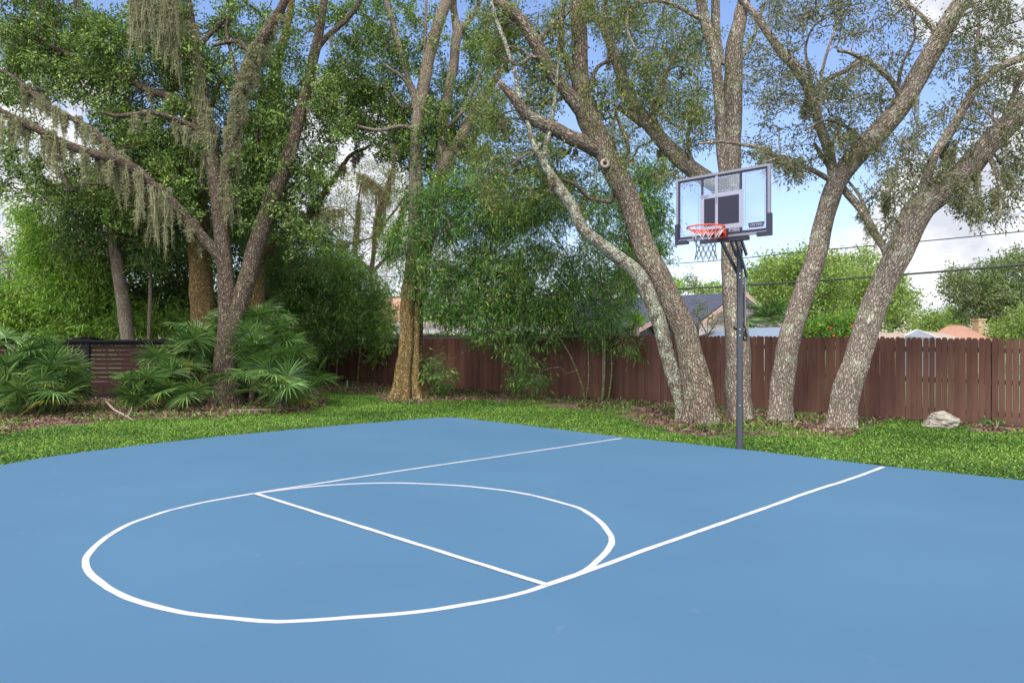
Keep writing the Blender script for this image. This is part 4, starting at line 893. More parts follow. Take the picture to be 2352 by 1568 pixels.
def palmetto(name, label, x0, x1, yb, Yd, n_, top, dead, yel, seed, tx=None, dp=1.0):
    rg = np.random.default_rng(seed)
    c = P((x0+x1)/2, 0, Yd); c[2] = 0; root = empty(name, tuple(c), label, 'palmetto', None)
    X0, X1 = (x0-1176)*Yd/F, (x1-1176)*Yd/F
    for i in range(n_):
        u = rg.uniform(0.02, .98); x = X0+(X1-X0)*u; y = Yd+rg.uniform(-.7, .9)
        env = math.sin(math.pi*u)**.5
        hmax = top*env
        z = rg.uniform(.0, 1)**.75*max(.02, hmax-.42)
        y = Yd+rg.uniform(-dp, .4)*(1-z/top)+.8*z/top
        if tx is not None and abs(x-tx) < .5 and z > .35 and y < Yd+.4: y = Yd+rg.uniform(.4, .9)
        if dp > 2: x -= 0
        kind = 'g'
        if i < dead: kind = 'd'; z = rg.uniform(.0, .15)
        elif i < dead+yel: kind = 'y'; z *= .6
        me = {'g': FR[rg.integers(0, 7)], 'y': FY[rg.integers(0, 2)], 'd': FD[rg.integers(0, 2)]}[kind]
        o = bpy.data.objects.new('frond', me); col.objects.link(o); o.parent = root
        # lean outwards from the middle of the clump, more for the lower ones
        rel = (z+.1)/max(.3, top); az = math.atan2((y-Yd)*1.2-.35, (x-(X0+X1)/2))+rg.normal()*.7
        tilt = rg.uniform(.0, .55)+(1-rel)*.42
        if kind == 'd': tilt = rg.uniform(1.3, 1.9)
        if kind == 'y': tilt += .3
        sc = rg.uniform(.82, 1.12)
        # pull the origin back towards the stem so that petioles meet near the clump's heart
        o.location = Vector((x-math.cos(az)*math.sin(tilt)*.45, y-math.sin(az)*math.sin(tilt)*.45, max(.0, z-.15)))-Vector(root.location)
        o.rotation_euler = (0, 0, 0)
        M_ = Matrix.Rotation(az, 4, 'Z') @ Matrix.Rotation(tilt, 4, 'Y') @ Matrix.Rotation(rg.normal()*.35, 4, 'Z')
        o.rotation_euler = M_.to_euler(); o.scale = (sc, sc, sc)
    # short trunks the fronds rise from
    for k in range(6):
        w = Wood()
        x = X0+(X1-X0)*(.15+.7*k/5)+rg.normal()*.1; y = Yd+rg.uniform(-.3, .5); hh = top*.45*math.sin(math.pi*(.15+.7*k/5))
        w.add(catmull([[x, y, -.05], [x+.08, y, hh*.5], [x+.02, y+.05, hh]], .1), np.full(max(2, len(catmull([[x, y, -.05], [x+.08, y, hh*.5], [x+.02, y+.05, hh]], .1))), .07), 8, rough=.3, endcap=True)
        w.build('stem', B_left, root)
    return root
palmetto('palmetto', 'wide green saw palmetto clump at the left edge with yellow and dead lower fronds', -170, 172, 955, 14.6, 165, 1.66, 9, 13, 3, None, 1.0)
palmetto('palmetto', 'large saw palmetto clump growing round the foot of the mossy forked oak', 378, 725, 950, 16.5, 270, 2.12, 9, 9, 8, (524-1176)*16.4/F, 2.2)
# ------------------------------------------------------------------ trees of the yard
# right leaning pair
T = Tree('oak_tree', 'pale leaning oak just right of the hoop pole, its trunk sweeping up rightwards', 'tree', (1787, 968), B_right, L_bronze, 'leaning oaks round the hoop')
T.limb([(1787, 968, 54), (1793, 905, 50), (1799, 848, 50), (1816, 762, 48), (1843, 676, 46), (1872, 590, 43), (1884, 530, 42), (1899, 480, 42), (1914, 430, 43), (1943, 382, 44), (1992, 330, 48), (2037, 281, 46), (2082, 225, 45), (2123, 150, 43), (2160, 86, 41), (2190, 34, 39), (2213, 0, 38), (2260, -80, 34), (2300, -190, 26)], -.8, 18, flare=.3)
T.limb([(1915, 415, 24), (1902, 337, 22), (1883, 292, 22), (1868, 244, 23), (1838, 169, 24), (1800, 124, 22), (1767, 82, 18), (1737, 37, 16), (1707, 4, 14), (1680, -50, 10)], .6)
T.limb([(2066, 235, 16), (2060, 205, 13), (2037, 172, 14), (2010, 150, 13), (1992, 139, 12), (1950, 120, 9), (1925, 118, 6)], -.5)
T.limb([(1868, 244, 12), (1880, 200, 10), (1905, 180, 11), (1945, 160, 10), (1975, 140, 8)], -.3)
T.limb([(1868, 235, 10), (1862, 180, 8), (1850, 110, 6), (1870, 60, 5), (1900, 40, 4)], -.6)
T.limb([(1870, 250, 8), (1895, 140, 7), (1920, 60, 5), (1930, 0, 4)], .5)
T.limb([(1909, 415, 13), (1875, 395, 12), (1849, 382, 11), (1793, 360, 10), (1737, 337, 9), (1700, 332, 8), (1662, 326, 8), (1605, 330, 5)], -.4)
T.limb([(1793, 360, 7), (1760, 372, 5), (1735, 376, 4)], -.2)
T.limb([(2060, 205, 9), (2075, 140, 7), (2100, 90, 6), (2095, 30, 4)], -.7)
T.limb([(1985, 330, 10), (1960, 300, 8), (1900, 275, 7), (1850, 300, 5)], -.7)
T.limb([(2160, 86, 14), (2120, 40, 10), (2080, 0, 8), (2040, -60, 6)], .8)
T.crown([(1900, 40, 120, 55, 46), (1790, 140, 50, 50, 14), (1850, 205, 100, 50, 34), (1955, 240, 100, 60, 34), (1880, 325, 100, 50, 22), (1760, 270, 45, 50, 9), (1995, 180, 80, 50, 22), (1840, 385, 60, 25, 14),
         (2060, 70, 70, 60, 20), (2010, -40, 200, 50, 40), (1760, 20, 50, 50, 12), (1980, 330, 70, 50, 16), (1745, 345, 30, 25, 5), (1690, 140, 25, 50, 5)], per=34, rad=.22, L=.075, w=.026, droop=.35, dz=(-.3, 1.2))
T.moss([(1860, 190, 1850, 215, 3, 60, 14), (1868, 250, 1840, 240, 4, 85, 12), (1905, 345, 1890, 300, 4, 70, 12), (1793, 360, 1850, 384, 8, 55, 14), (1745, 340, 1790, 360, 5, 85, 12), (1960, 300, 1900, 275, 4, 90, 10), (2100, 205, 1960, 360, 6, 95, 12), (2090, 220, 2000, 320, 7, 120, 12)], M_moss)
T.done()

T = Tree('oak_tree', 'stout rightmost oak leaning right, splitting low into a pale upright limb', 'tree', (1929, 985), B_right, L_bronze, 'leaning oaks round the hoop')
T.limb([(1929, 985, 60), (1938, 930, 58), (1947, 884, 58), (1973, 809, 57), (1995, 734, 56), (2025, 659, 55), (2063, 584, 57), (2085, 530, 60), (2110, 485, 64), (2140, 455, 62), (2175, 430, 56), (2213, 397, 53), (2262, 340, 51), (2310, 289, 49), (2352, 247, 47), (2420, 185, 44), (2520, 90, 36)], -.9, 18, flare=.3)
T.limb([(2118, 478, 34), (2124, 435, 28), (2135, 390, 22), (2152, 345, 21), (2175, 311, 22), (2200, 270, 20), (2222, 230, 19), (2254, 187, 18), (2299, 154, 17), (2352, 131, 15), (2450, 90, 10)], -.5)
T.limb([(2040, 590, 20), (2028, 565, 18), (2010, 540, 18), (1992, 505, 18), (1975, 475, 18), (1950, 445, 17), (1930, 420, 15), (1895, 370, 11), (1870, 330, 8)], .9, d0=.3)
T.limb([(1995, 510, 8), (1985, 470, 8), (1965, 435, 7), (1948, 415, 5)], .2)
T.limb([(2225, 232, 10), (2260, 250, 8), (2290, 285, 7), (2310, 300, 6)], -.4)
T.limb([(2254, 187, 10), (2240, 120, 8), (2250, 60, 7), (2230, -20, 5)], .5)
T.limb([(2262, 340, 14), (2290, 400, 10), (2300, 460, 7), (2290, 510, 4)], -.8)
T.limb([(2300, 300, 14), (2330, 210, 11), (2370, 120, 9), (2350, 20, 7)], .5)
T.crown([(2260, 70, 90, 65, 34), (2290, 200, 75, 70, 34), (2200, 250, 60, 60, 16), (2095, 330, 50, 55, 14), (2080, 420, 45, 70, 18), (2330, 410, 50, 70, 20), (2275, 480, 60, 35, 16), (2200, 440, 40, 40, 10), (2030, 440, 40, 50, 10),
         (2180, 130, 50, 60, 10), (2340, 330, 40, 60, 12), (2300, -40, 120, 40, 24), (2140, 385, 40, 30, 10), (2045, 520, 12, 30, 4), (2240, 345, 40, 40, 8), (2400, 250, 60, 200, 30)], per=36, rad=.22, L=.072, w=.026, droop=.4, dz=(-.4, 1.1))
T.moss([(2175, 435, 2230, 395, 8, 110, 18), (2215, 470, 2240, 460, 4, 80, 16), (2270, 420, 2300, 460, 6, 75, 14), (2040, 470, 2030, 440, 5, 80, 14), (2150, 400, 2190, 320, 10, 60, 14), (2262, 345, 2330, 280, 6, 90, 12), (2010, 540, 1975, 480, 5, 60, 12), (2330, 400, 2290, 400, 4, 60, 10)], M_moss)
T.done()

T = Tree('oak_tree', 'upright oak directly behind the hoop pole, forked high above the backboard', 'tree', (1700, 966), B_right, L_thin, 'leaning oaks round the hoop')
T.limb([(1700, 966, 58), (1698, 920, 55), (1697, 883, 55), (1695, 814, 55), (1690, 745, 52), (1683, 676, 46), (1678, 590, 45), (1680, 480, 46), (1681, 375, 48), (1680, 300, 46), (1684, 230, 44), (1686, 160, 40), (1687, 112, 38), (1699, 56, 31), (1711, 0, 27), (1722, -80, 22), (1725, -180, 16)], .2, 18, flare=.3)
T.limb([(1664, 410, 22), (1659, 340, 24), (1655, 270, 24), (1650, 205, 24), (1642, 140, 24), (1633, 86, 25), (1613, 19, 24), (1600, -40, 20), (1580, -140, 14)], -.3, d0=-.12)
T.limb([(1655, 150, 20), (1648, 80, 20), (1645, 0, 20), (1640, -90, 16)], -.2, d0=-.15)
T.limb([(1668, 440, 34), (1630, 415, 36), (1596, 392, 38), (1560, 362, 38), (1519, 322, 34), (1478, 270, 33), (1452, 235, 31), (1430, 180, 29), (1414, 135, 26), (1398, 95, 22), (1384, 67, 19), (1365, 40, 13), (1352, -10, 10), (1345, -60, 8)], .9)
T.limb([(1387, 70, 13), (1390, 30, 13), (1384, -30, 10)], .2)
T.limb([(1476, 285, 18), (1445, 262, 16), (1418, 243, 11)], -.4)
T.limb([(1700, 140, 10), (1718, 108, 9), (1733, 82, 8), (1744, 49, 8), (1752, 10, 6)], .3)
T.limb([(1625, 50, 12), (1605, 41, 11), (1585, 32, 9), (1560, 18, 9), (1530, 5, 9), (1490, 3, 8), (1465, 12, 7), (1445, 25, 7), (1440, 60, 6), (1450, 95, 5), (1465, 118, 3)], -.5)
T.limb([(1520, 322, 12), (1500, 240, 9), (1530, 170, 8), (1560, 110, 6), (1575, 60, 4)], -.8)
T.limb([(1600, 395, 10), (1580, 330, 8), (1590, 250, 6), (1610, 200, 4)], .6)
T.crown([(1500, 75, 110, 80, 90), (1560, 200, 85, 85, 80), (1590, 295, 60, 55, 34), (1460, 200, 60, 60, 40), (1440, 330, 55, 55, 26), (1390, 390, 50, 60, 22), (1500, -50, 200, 60, 70), (1735, 190, 18, 55, 8), (1735, 110, 22, 30, 5), (1400, 20, 60, 60, 34),
         (1540, 400, 40, 40, 12), (1610, 110, 45, 60, 24), (1740, 350, 20, 20, 3)], per=42, rad=.26, L=.07, w=.024, droop=.2, dz=(.5, 1.4))
T.moss([(1450, 235, 1478, 270, 4, 60, 14), (1560, 362, 1519, 322, 4, 50, 12), (1500, 240, 1530, 170, 5, 80, 14), (1430, 180, 1398, 95, 4, 70, 12)], M_mossb)
T.done()

T = Tree('oak_tree', 'big rough-barked oak leaning left of the hoop with a snapped limb', 'tree', (1612, 974), B_oak, L_thin, 'leaning oaks round the hoop')
T.limb([(1612, 974, 72), (1603, 910, 64), (1594, 848, 60), (1582, 790, 54), (1562, 735, 54), (1541, 690, 52), (1515, 640, 52), (1487, 590, 50), (1471, 540, 48), (1455, 480, 49), (1434, 432, 50), (1408, 390, 52), (1390, 350, 54), (1369, 308, 54), (1350, 262, 50), (1338, 215, 44), (1333, 170, 38), (1331, 112, 36), (1328, 37, 35), (1325, -40, 32), (1330, -150, 24)], .7, 20, flare=.35)
T.limb([(1352, 275, 38), (1325, 240, 34), (1298, 205, 32), (1270, 168, 32), (1250, 135, 32), (1232, 95, 31), (1210, 65, 30), (1185, 38, 29), (1148, 8, 28), (1110, -40, 25), (1060, -110, 18)], -.7)
T.limb([(1330, 215, 20), (1316, 169, 17), (1300, 135, 16), (1290, 105, 16), (1289, 60, 15), (1292, 10, 14), (1296, -60, 11)], -.4)
T.limb([(1375, 345, 38), (1350, 334, 36), (1330, 325, 35), (1309, 318, 34), (1280, 300, 33), (1253, 289, 32), (1230, 276, 30), (1208, 262, 27), (1192, 240, 24), (1178, 222, 22), (1162, 205, 17), (1148, 190, 11)], -.8, end=True)
T.limb([(1345, 245, 12), (1360, 185, 10), (1372, 155, 9), (1395, 142, 8), (1410, 138, 5)], .4)
T.limb([(1232, 95, 12), (1260, 70, 12), (1290, 42, 10), (1320, 10, 8)], .5)
T.limb([(1425, 420, 11), (1440, 370, 11), (1440, 325, 10), (1425, 290, 9), (1415, 258, 7)], .3)
T.limb([(1250, 140, 12), (1220, 130, 9), (1190, 150, 7), (1150, 130, 5)], -.6)
T.crown([(1170, 85, 65, 75, 50), (1225, 230, 50, 55, 22), (1270, 130, 60, 80, 36), (1190, 340, 65, 60, 34), (1230, 420, 60, 50, 22), (1130, 260, 50, 50, 22), (1290, 380, 45, 50, 18), (1150, 440, 50, 50, 20), (1370, 230, 35, 70, 20),
         (1230, -60, 160, 70, 60), (1300, 20, 60, 50, 24), (1110, 380, 40, 40, 16), (1320, 450, 40, 40, 14)], per=46, rad=.26, L=.075, w=.030, droop=.15, dz=(1.2, 1.3))
# the ring of a pruned limb and the torn end of the snapped one
c = P(1386, 383, T.dep(1386, 383)); c = c+np.array([0, -.235, 0])
mb = MB(); ax1, ax2 = np.array([1, .1, 0]), np.array([0, .15, 1])
mb.tube([c+.062*(math.cos(q)*ax1+math.sin(q)*ax2) for q in np.linspace(0, 6.283, 17)[:-1]], .030, 8, closed=True); kn = mb.build('pruned_knot', M_plain('knot_wood', (.26, .21, .17), .9, nscale=30, namt=.4, bump=.5), T.root, True)
mb = MB(); mb.tube([c+[0, .02, 0], c+[0, .06, 0]], .055, 12); mb.build('knot_hollow', M_plain('dark_hollow', (.03, .022, .018), .95), kn)
M_torn = M_plain('torn_wood', (.30, .15, .08), .85, nscale=25, namt=.4, bump=.6)
mb = MB(); dpt = T.dep(1165, 210)
for k in range(9):
    a = P(1172+R.uniform(-7, 7), 216+R.uniform(-5, 5), dpt)+[0, R.uniform(-.06, .04), 0]; e = P(1148+R.uniform(-5, 9), 188+R.uniform(-5, 16), dpt)+[0, R.uniform(-.1, .06), 0]
    mb.tube([a, (a+e)/2+R.normal(size=3)*.01, e], [.035, .024, .003], 5)
mb.build('torn_end', M_torn, T.root)
T.moss([(1375, 345, 1300, 315, 4, 30, 10)], M_mossb); T.done()

T = Tree('oak_tree', 'slender lichen-covered trunk rising left from the foot of the big rough oak', 'tree', (1578, 970), B_lichen, L_thin, 'leaning oaks round the hoop')
T.limb([(1578, 970, 44), (1568, 925, 36), (1554, 883, 34), (1533, 814, 33), (1516, 745, 34), (1503, 710, 35), (1489, 676, 35), (1475, 645, 34), (1458, 620, 33), (1435, 600, 31), (1413, 583, 30), (1384, 560, 28), (1360, 541, 27), (1339, 522, 27), (1328, 500, 26), (1318, 475, 26), (1300, 450, 26), (1280, 425, 25), (1262, 397, 22), (1249, 372, 20), (1240, 356, 18), (1228, 340, 15), (1219, 315, 12), (1215, 292, 11), (1205, 262, 10), (1194, 240, 10), (1188, 200, 9), (1181, 165, 9), (1170, 130, 9), (1159, 97, 9), (1146, 65, 9), (1136, 37, 8), (1127, -10, 7), (1120, -80, 5)], -.6, 14)
T.limb([(1246, 368, 16), (1252, 345, 14), (1256, 320, 12), (1262, 300, 11), (1270, 260, 9), (1276, 220, 8), (1281, 170, 7), (1284, 112, 6), (1280, 60, 4)], .3)
T.limb([(1240, 358, 10), (1232, 350, 8), (1238, 335, 10), (1240, 328, 9)], -.1)
T.crown([(1200, 180, 30, 60, 8), (1150, 60, 40, 60, 12), (1265, 330, 40, 40, 7), (1270, 180, 35, 70, 10)], per=36, rad=.2, L=.07, w=.028, dz=(.1, .7))
T.moss([(1280, 425, 1249, 372, 3, 30, 8)], M_mossb); T.done()

# centre: buttressed amber trunk
T = Tree('oak_tree', 'buttressed amber-brown tree with two tall trunks at the middle of the yard', 'tree', (934, 917), B_amber, L_oak)
T.limb([(936, 917, 76), (938, 890, 64), (940, 850, 57), (943, 800, 51), (946, 752, 49), (949, 700, 52), (951, 660, 55), (952, 625, 50), (953, 590, 42)], 0, 40, lobes=6, flare=.36, flute=.13)
T.bark2 = None
low = T.w; lowd = T.w.build('trunk', B_amber, T.root); T.w = Wood(); T.bark = B_grey
T.limb([(950, 625, 40), (952, 560, 35), (955, 500, 34), (955, 450, 33), (955, 400, 31), (956, 356, 30), (959, 300, 30), (964, 244, 30), (970, 205, 29), (979, 169, 28), (986, 130, 28), (994, 94, 28), (1003, 65, 27), (1013, 37, 27), (1028, 0, 26), (1048, -60, 22), (1060, -150, 16)], .2)
T.limb([(958, 650, 34), (972, 590, 32), (985, 540, 32), (997, 470, 33), (1009, 412, 34), (1018, 385, 34), (1030, 360, 34), (1044, 338, 30), (1061, 315, 27), (1072, 290, 26), (1084, 268, 26), (1096, 248, 26), (1106, 232, 25), (1121, 210, 22), (1145, 170, 16), (1170, 120, 10)], .5)
T.limb([(1014, 392, 26), (1014, 350, 24), (1017, 300, 24), (1022, 255, 24), (1030, 210, 23), (1039, 165, 22), (1044, 130, 22), (1048, 95, 23), (1052, 72, 22), (1047, 45, 17), (1041, 20, 16), (1038, -30, 14), (1030, -110, 9)], .3)
T.limb([(1052, 76, 17), (1066, 60, 15), (1078, 45, 13), (1091, 28, 12), (1110, -20, 10), (1130, -80, 7)], .2)
T.limb([(952, 250, 14), (949, 210, 13), (940, 188, 13), (934, 165, 12), (922, 120, 12), (911, 82, 12), (900, 40, 12), (889, 8, 11), (880, -60, 8)], -.3)
T.limb([(975, 130, 7), (976, 80, 7), (979, 30, 6), (980, -40, 5)], -.3)
T.limb([(958, 300, 12), (920, 290, 10), (870, 300, 8), (820, 290, 6)], -.8)
T.limb([(950, 220, 9), (925, 178, 8), (905, 165, 7), (885, 150, 6)], -.3)
T.limb([(1020, 300, 12), (1060, 260, 9), (1090, 200, 7), (1110, 150, 5)], -.6)
T.crown([(850, 130, 90, 90, 90), (800, 235, 70, 70, 55), (890, 300, 90, 65, 75), (960, 270, 60, 50, 34), (1040, 255, 75, 70, 60), (1110, 150, 45, 75, 36), (1130, 260, 40, 50, 20), (1060, 340, 80, 50, 44), (900, 60, 60, 60, 30), (960, 345, 60, 45, 30),
         (1000, 60, 30, 70, 8), (1095, 60, 30, 60, 14), (880, -60, 220, 60, 80), (1080, -60, 60, 60, 20), (1000, 170, 40, 50, 12), (950, 130, 40, 60, 14), (870, 225, 80, 40, 34), (1000, 420, 70, 40, 18), (1100, 400, 60, 50, 16)], per=64, rad=.25, L=.085, w=.042, droop=.1, dz=(1.15, 1.35))
T.moss([(958, 340, 900, 330, 5, 60, 14), (1009, 412, 1061, 315, 6, 60, 12)], M_moss)
T.w.build('upper_trunk', B_grey, T.root)

# left: forked mossy oak in the palmetto
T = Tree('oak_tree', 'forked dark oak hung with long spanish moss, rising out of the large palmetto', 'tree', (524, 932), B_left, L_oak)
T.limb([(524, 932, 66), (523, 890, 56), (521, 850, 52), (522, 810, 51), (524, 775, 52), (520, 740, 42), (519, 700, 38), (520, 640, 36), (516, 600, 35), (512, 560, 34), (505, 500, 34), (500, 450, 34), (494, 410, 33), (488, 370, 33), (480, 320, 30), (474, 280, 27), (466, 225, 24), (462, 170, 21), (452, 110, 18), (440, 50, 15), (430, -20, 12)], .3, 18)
T.limb([(530, 800, 44), (535, 760, 42), (541, 725, 40), (552, 690, 41), (562, 655, 41), (577, 605, 40), (592, 558, 39), (605, 515, 37), (618, 475, 36), (633, 435, 35), (650, 392, 33), (665, 345, 31), (681, 300, 29), (692, 260, 27), (701, 220, 26), (713, 175, 24), (722, 130, 23), (732, 80, 20), (740, 40, 18), (748, -10, 17), (760, -90, 12)], .7)
T.limb([(518, 500, 24), (521, 450, 27), (524, 400, 28), (530, 350, 30), (538, 300, 28), (545, 260, 27), (551, 215, 26), (560, 175, 26), (574, 140, 25), (590, 108, 24), (615, 70, 22), (640, 30, 20), (660, -10, 18), (690, -80, 14)], -.6)
T.limb([(512, 600, 30), (496, 578, 28), (480, 560, 26), (440, 515, 25), (400, 470, 24), (375, 447, 23), (350, 425, 22), (325, 400, 22), (300, 384, 23), (275, 371, 23), (250, 362, 22), (220, 353, 21), (190, 345, 20), (165, 338, 20), (140, 330, 19), (115, 315, 18), (90, 300, 18), (60, 285, 18), (30, 268, 17), (-30, 240, 14), (-120, 200, 9)], -1.6)
T.limb([(300, 384, 15), (275, 360, 14), (250, 335, 14), (225, 310, 13), (200, 290, 12), (175, 277, 12), (150, 265, 12), (110, 245, 11), (80, 220, 10), (60, 200, 9), (20, 170, 8), (-40, 150, 6)], .8)
T.limb([(478, 310, 16), (440, 290, 14), (400, 272, 12), (350, 258, 11), (300, 262, 10), (262, 266, 9), (230, 255, 6)], -.9)
T.limb([(472, 270, 18), (430, 240, 18), (390, 222, 17), (350, 212, 16), (320, 198, 15), (290, 180, 14), (240, 165, 12), (200, 150, 10), (155, 122, 10), (110, 105, 9), (60, 75, 7), (10, 60, 5)], .6)
T.limb([(722, 128, 12), (735, 105, 12), (750, 85, 12), (765, 72, 13), (785, 55, 12), (805, 35, 11), (825, 5, 10), (840, -40, 7)], -.3)
T.limb([(462, 180, 12), (430, 120, 10), (400, 80, 9), (385, 40, 8), (370, -20, 6)], -.6)
T.limb([(580, 130, 12), (550, 95, 10), (520, 98, 9), (490, 105, 7)], .5)
T.limb([(552, 205, 9), (530, 120, 8), (520, 60, 6), (540, 0, 5)], .6)
T.limb([(452, 110, 12), (500, 60, 10), (530, 30, 8), (545, 15, 6)], .5)
T.limb([(650, 392, 12), (600, 340, 10), (590, 270, 8), (610, 200, 6)], .9)
T.crown([(130, 90, 150, 85, 190), (60, 190, 70, 60, 50), (250, 130, 90, 80, 70), (210, 200, 90, 60, 44), (60, 330, 70, 60, 26), (40, 420, 60, 50, 18), (130, 430, 60, 60, 20), (270, 290, 90, 55, 60), (380, 320, 90, 60, 80), (420, 170, 50, 90, 50),
         (360, 60, 80, 80, 70), (560, 60, 70, 60, 40), (610, 150, 45, 60, 26), (500, 180, 45, 70, 20), (600, 290, 55, 90, 80), (650, 250, 50, 60, 30), (620, 400, 60, 70, 60), (560, 440, 40, 90, 36), (700, 430, 50, 60, 20), (740, 210, 50, 60, 34), (770, 290, 40, 40, 14),
         (330, 450, 110, 80, 90), (220, 430, 70, 60, 34), (420, 420, 60, 80, 50), (700, 540, 60, 40, 22), (640, 500, 50, 50, 28), (400, -60, 400, 50, 110), (20, -40, 120, 60, 50), (700, 60, 40, 60, 12), (800, 30, 50, 40, 14), (740, 380, 40, 40, 8), (-60, 250, 60, 200, 40)],
        per=66, rad=.245, L=.082, w=.042, droop=.1, dz=(1.45, 1.6))
T.moss([(60, 285, 190, 345, 13, 115, 26), (190, 345, 300, 384, 14, 105, 28), (300, 384, 400, 470, 17, 130, 30), (345, 425, 380, 450, 8, 150, 30), (10, 262, 60, 285, 8, 90, 24), (225, 310, 60, 200, 26, 80, 24), (300, 384, 225, 310, 10, 90, 24), (400, 470, 460, 540, 8, 70, 20),
        (470, 250, 480, 320, 16, 110, 30), (440, 50, 470, 250, 50, 120, 30), (155, 122, 290, 180, 10, 60, 22), (10, 60, 110, 105, 8, 70, 22), (590, 270, 600, 340, 5, 60, 16), (722, 130, 760, 72, 5, 50, 14), (560, 180, 600, 110, 10, 50, 20), (440, 290, 474, 310, 8, 90, 24), (430, 240, 350, 212, 8, 60, 20), (385, 40, 430, 120, 14, 130, 28), (330, 5, 385, 40, 10, 130, 26), (640, 30, 590, 108, 16, 40, 26), (590, 108, 550, 215, 20, 48, 28), (551, 215, 538, 300, 24, 55, 30),
        (538, 300, 524, 400, 26, 60, 30), (524, 400, 518, 500, 14, 60, 24), (520, 420, 535, 440, 5, 110, 20), (300, 262, 350, 258, 5, 60, 16), (400, 272, 440, 290, 6, 60, 16), (300, 0, 320, 10, 8, 120, 24), (370, -20, 430, -20, 12, 160, 28), (300, -30, 360, -30, 10, 150, 26), (665, 345, 700, 220, 6, 50, 14), (150, 122, 240, 165, 5, 50, 14), (190, -30, 60, -30, 9, 70, 20)], M_moss)
T.done()

# second row, left
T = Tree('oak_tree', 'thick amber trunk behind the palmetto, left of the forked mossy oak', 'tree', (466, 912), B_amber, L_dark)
T.limb([(466, 912, 78), (466, 820, 62), (467, 740, 56), (466, 680, 53), (463, 620, 50), (459, 560, 48), (455, 500, 46), (452, 430, 42), (448, 370, 36), (444, 300, 30), (440, 220, 24), (430, 120, 18), (425, 20, 12)], .2, 16)
T.limb([(452, 430, 20), (420, 380, 16), (370, 340, 12), (310, 330, 8)], .5); T.limb([(446, 330, 18), (480, 250, 14), (510, 180, 9)], .5)
T.crown([(420, 450, 60, 80, 34, .8, .9), (360, 380, 90, 70, 44), (280, 480, 80, 60, 34), (400, 560, 50, 50, 24), (500, 600, 25, 40, 8), (500, 300, 60, 90, 36), (430, 120, 90, 100, 40), (340, 200, 100, 80, 40)], per=58, rad=.36, L=.095, w=.046, dz=(.7, 1.3)); T.done()
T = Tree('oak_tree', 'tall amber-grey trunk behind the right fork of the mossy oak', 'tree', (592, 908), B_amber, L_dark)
T.limb([(592, 908, 52), (591, 820, 42), (589, 740, 37), (590, 680, 35), (592, 600, 34), (598, 530, 33), (604, 460, 32), (612, 380, 29), (619, 300, 26), (629, 210, 23), (637, 150, 21), (645, 112, 20), (652, 90, 18), (662, 55, 16), (670, 15, 15), (680, -60, 11)], .2, 16)
T.limb([(596, 590, 16), (625, 570, 14), (658, 544, 13), (685, 518, 13), (713, 491, 13), (727, 472, 13), (738, 456, 13), (750, 435, 12), (763, 417, 12), (773, 402, 11), (783, 387, 10), (800, 362, 9), (818, 350, 8), (838, 342, 7), (853, 332, 4)], -.6)
T.limb([(752, 436, 9), (745, 410, 9), (735, 386, 8), (733, 368, 6), (728, 350, 4)], .3)
T.limb([(620, 290, 14), (590, 230, 10), (560, 180, 7)], .5)
T.crown([(590, 460, 60, 80, 44), (640, 330, 50, 80, 34), (560, 220, 60, 80, 34), (670, 600, 70, 40, 22), (700, 450, 45, 50, 12), (740, 370, 40, 40, 12), (660, 160, 50, 90, 26), (720, 300, 45, 60, 18)], per=56, rad=.34, L=.09, w=.044, dz=(.8, 1.4))
T.moss([(658, 544, 738, 456, 20, 55, 22), (783, 387, 838, 342, 9, 45, 16), (735, 386, 750, 430, 5, 40, 14)], M_mossb); T.done()
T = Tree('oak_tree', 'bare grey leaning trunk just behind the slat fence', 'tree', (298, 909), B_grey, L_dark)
T.limb([(298, 909, 40), (297, 830, 33), (294, 777, 30), (288, 720, 29), (280, 677, 28), (273, 640, 27), (268, 600, 27), (262, 560, 26), (257, 510, 24), (255, 450, 22), (262, 380, 18), (280, 300, 13), (290, 220, 8)], .2, 14)
T.limb([(262, 550, 16), (300, 490, 13), (350, 440, 9)], .4); T.limb([(256, 500, 14), (200, 440, 11), (140, 400, 8)], .4)
T.crown([(250, 500, 90, 60, 50), (180, 560, 70, 50, 34), (340, 560, 60, 60, 34), (150, 470, 80, 50, 34), (300, 420, 70, 60, 30)], per=60, rad=.36, L=.10, w=.045, dz=(.4, 1.2)); T.done()
T = Tree('sapling', 'thin straight stem beside the grey leaning trunk behind the slat fence', 'tree', (342, 907), B_grey, L_dark)
T.limb([(342, 907, 10), (342, 780, 9), (345, 700, 9), (347, 600, 8), (350, 500, 7), (352, 420, 5)], 0, 7, lobes=0)
T.crown([(352, 470, 40, 60, 12), (360, 600, 40, 50, 8)], per=40, rad=.3, L=.09, w=.04, dz=(0, .6)); T.moss([(347, 600, 350, 500, 5, 60, 16)], M_moss); T.done()

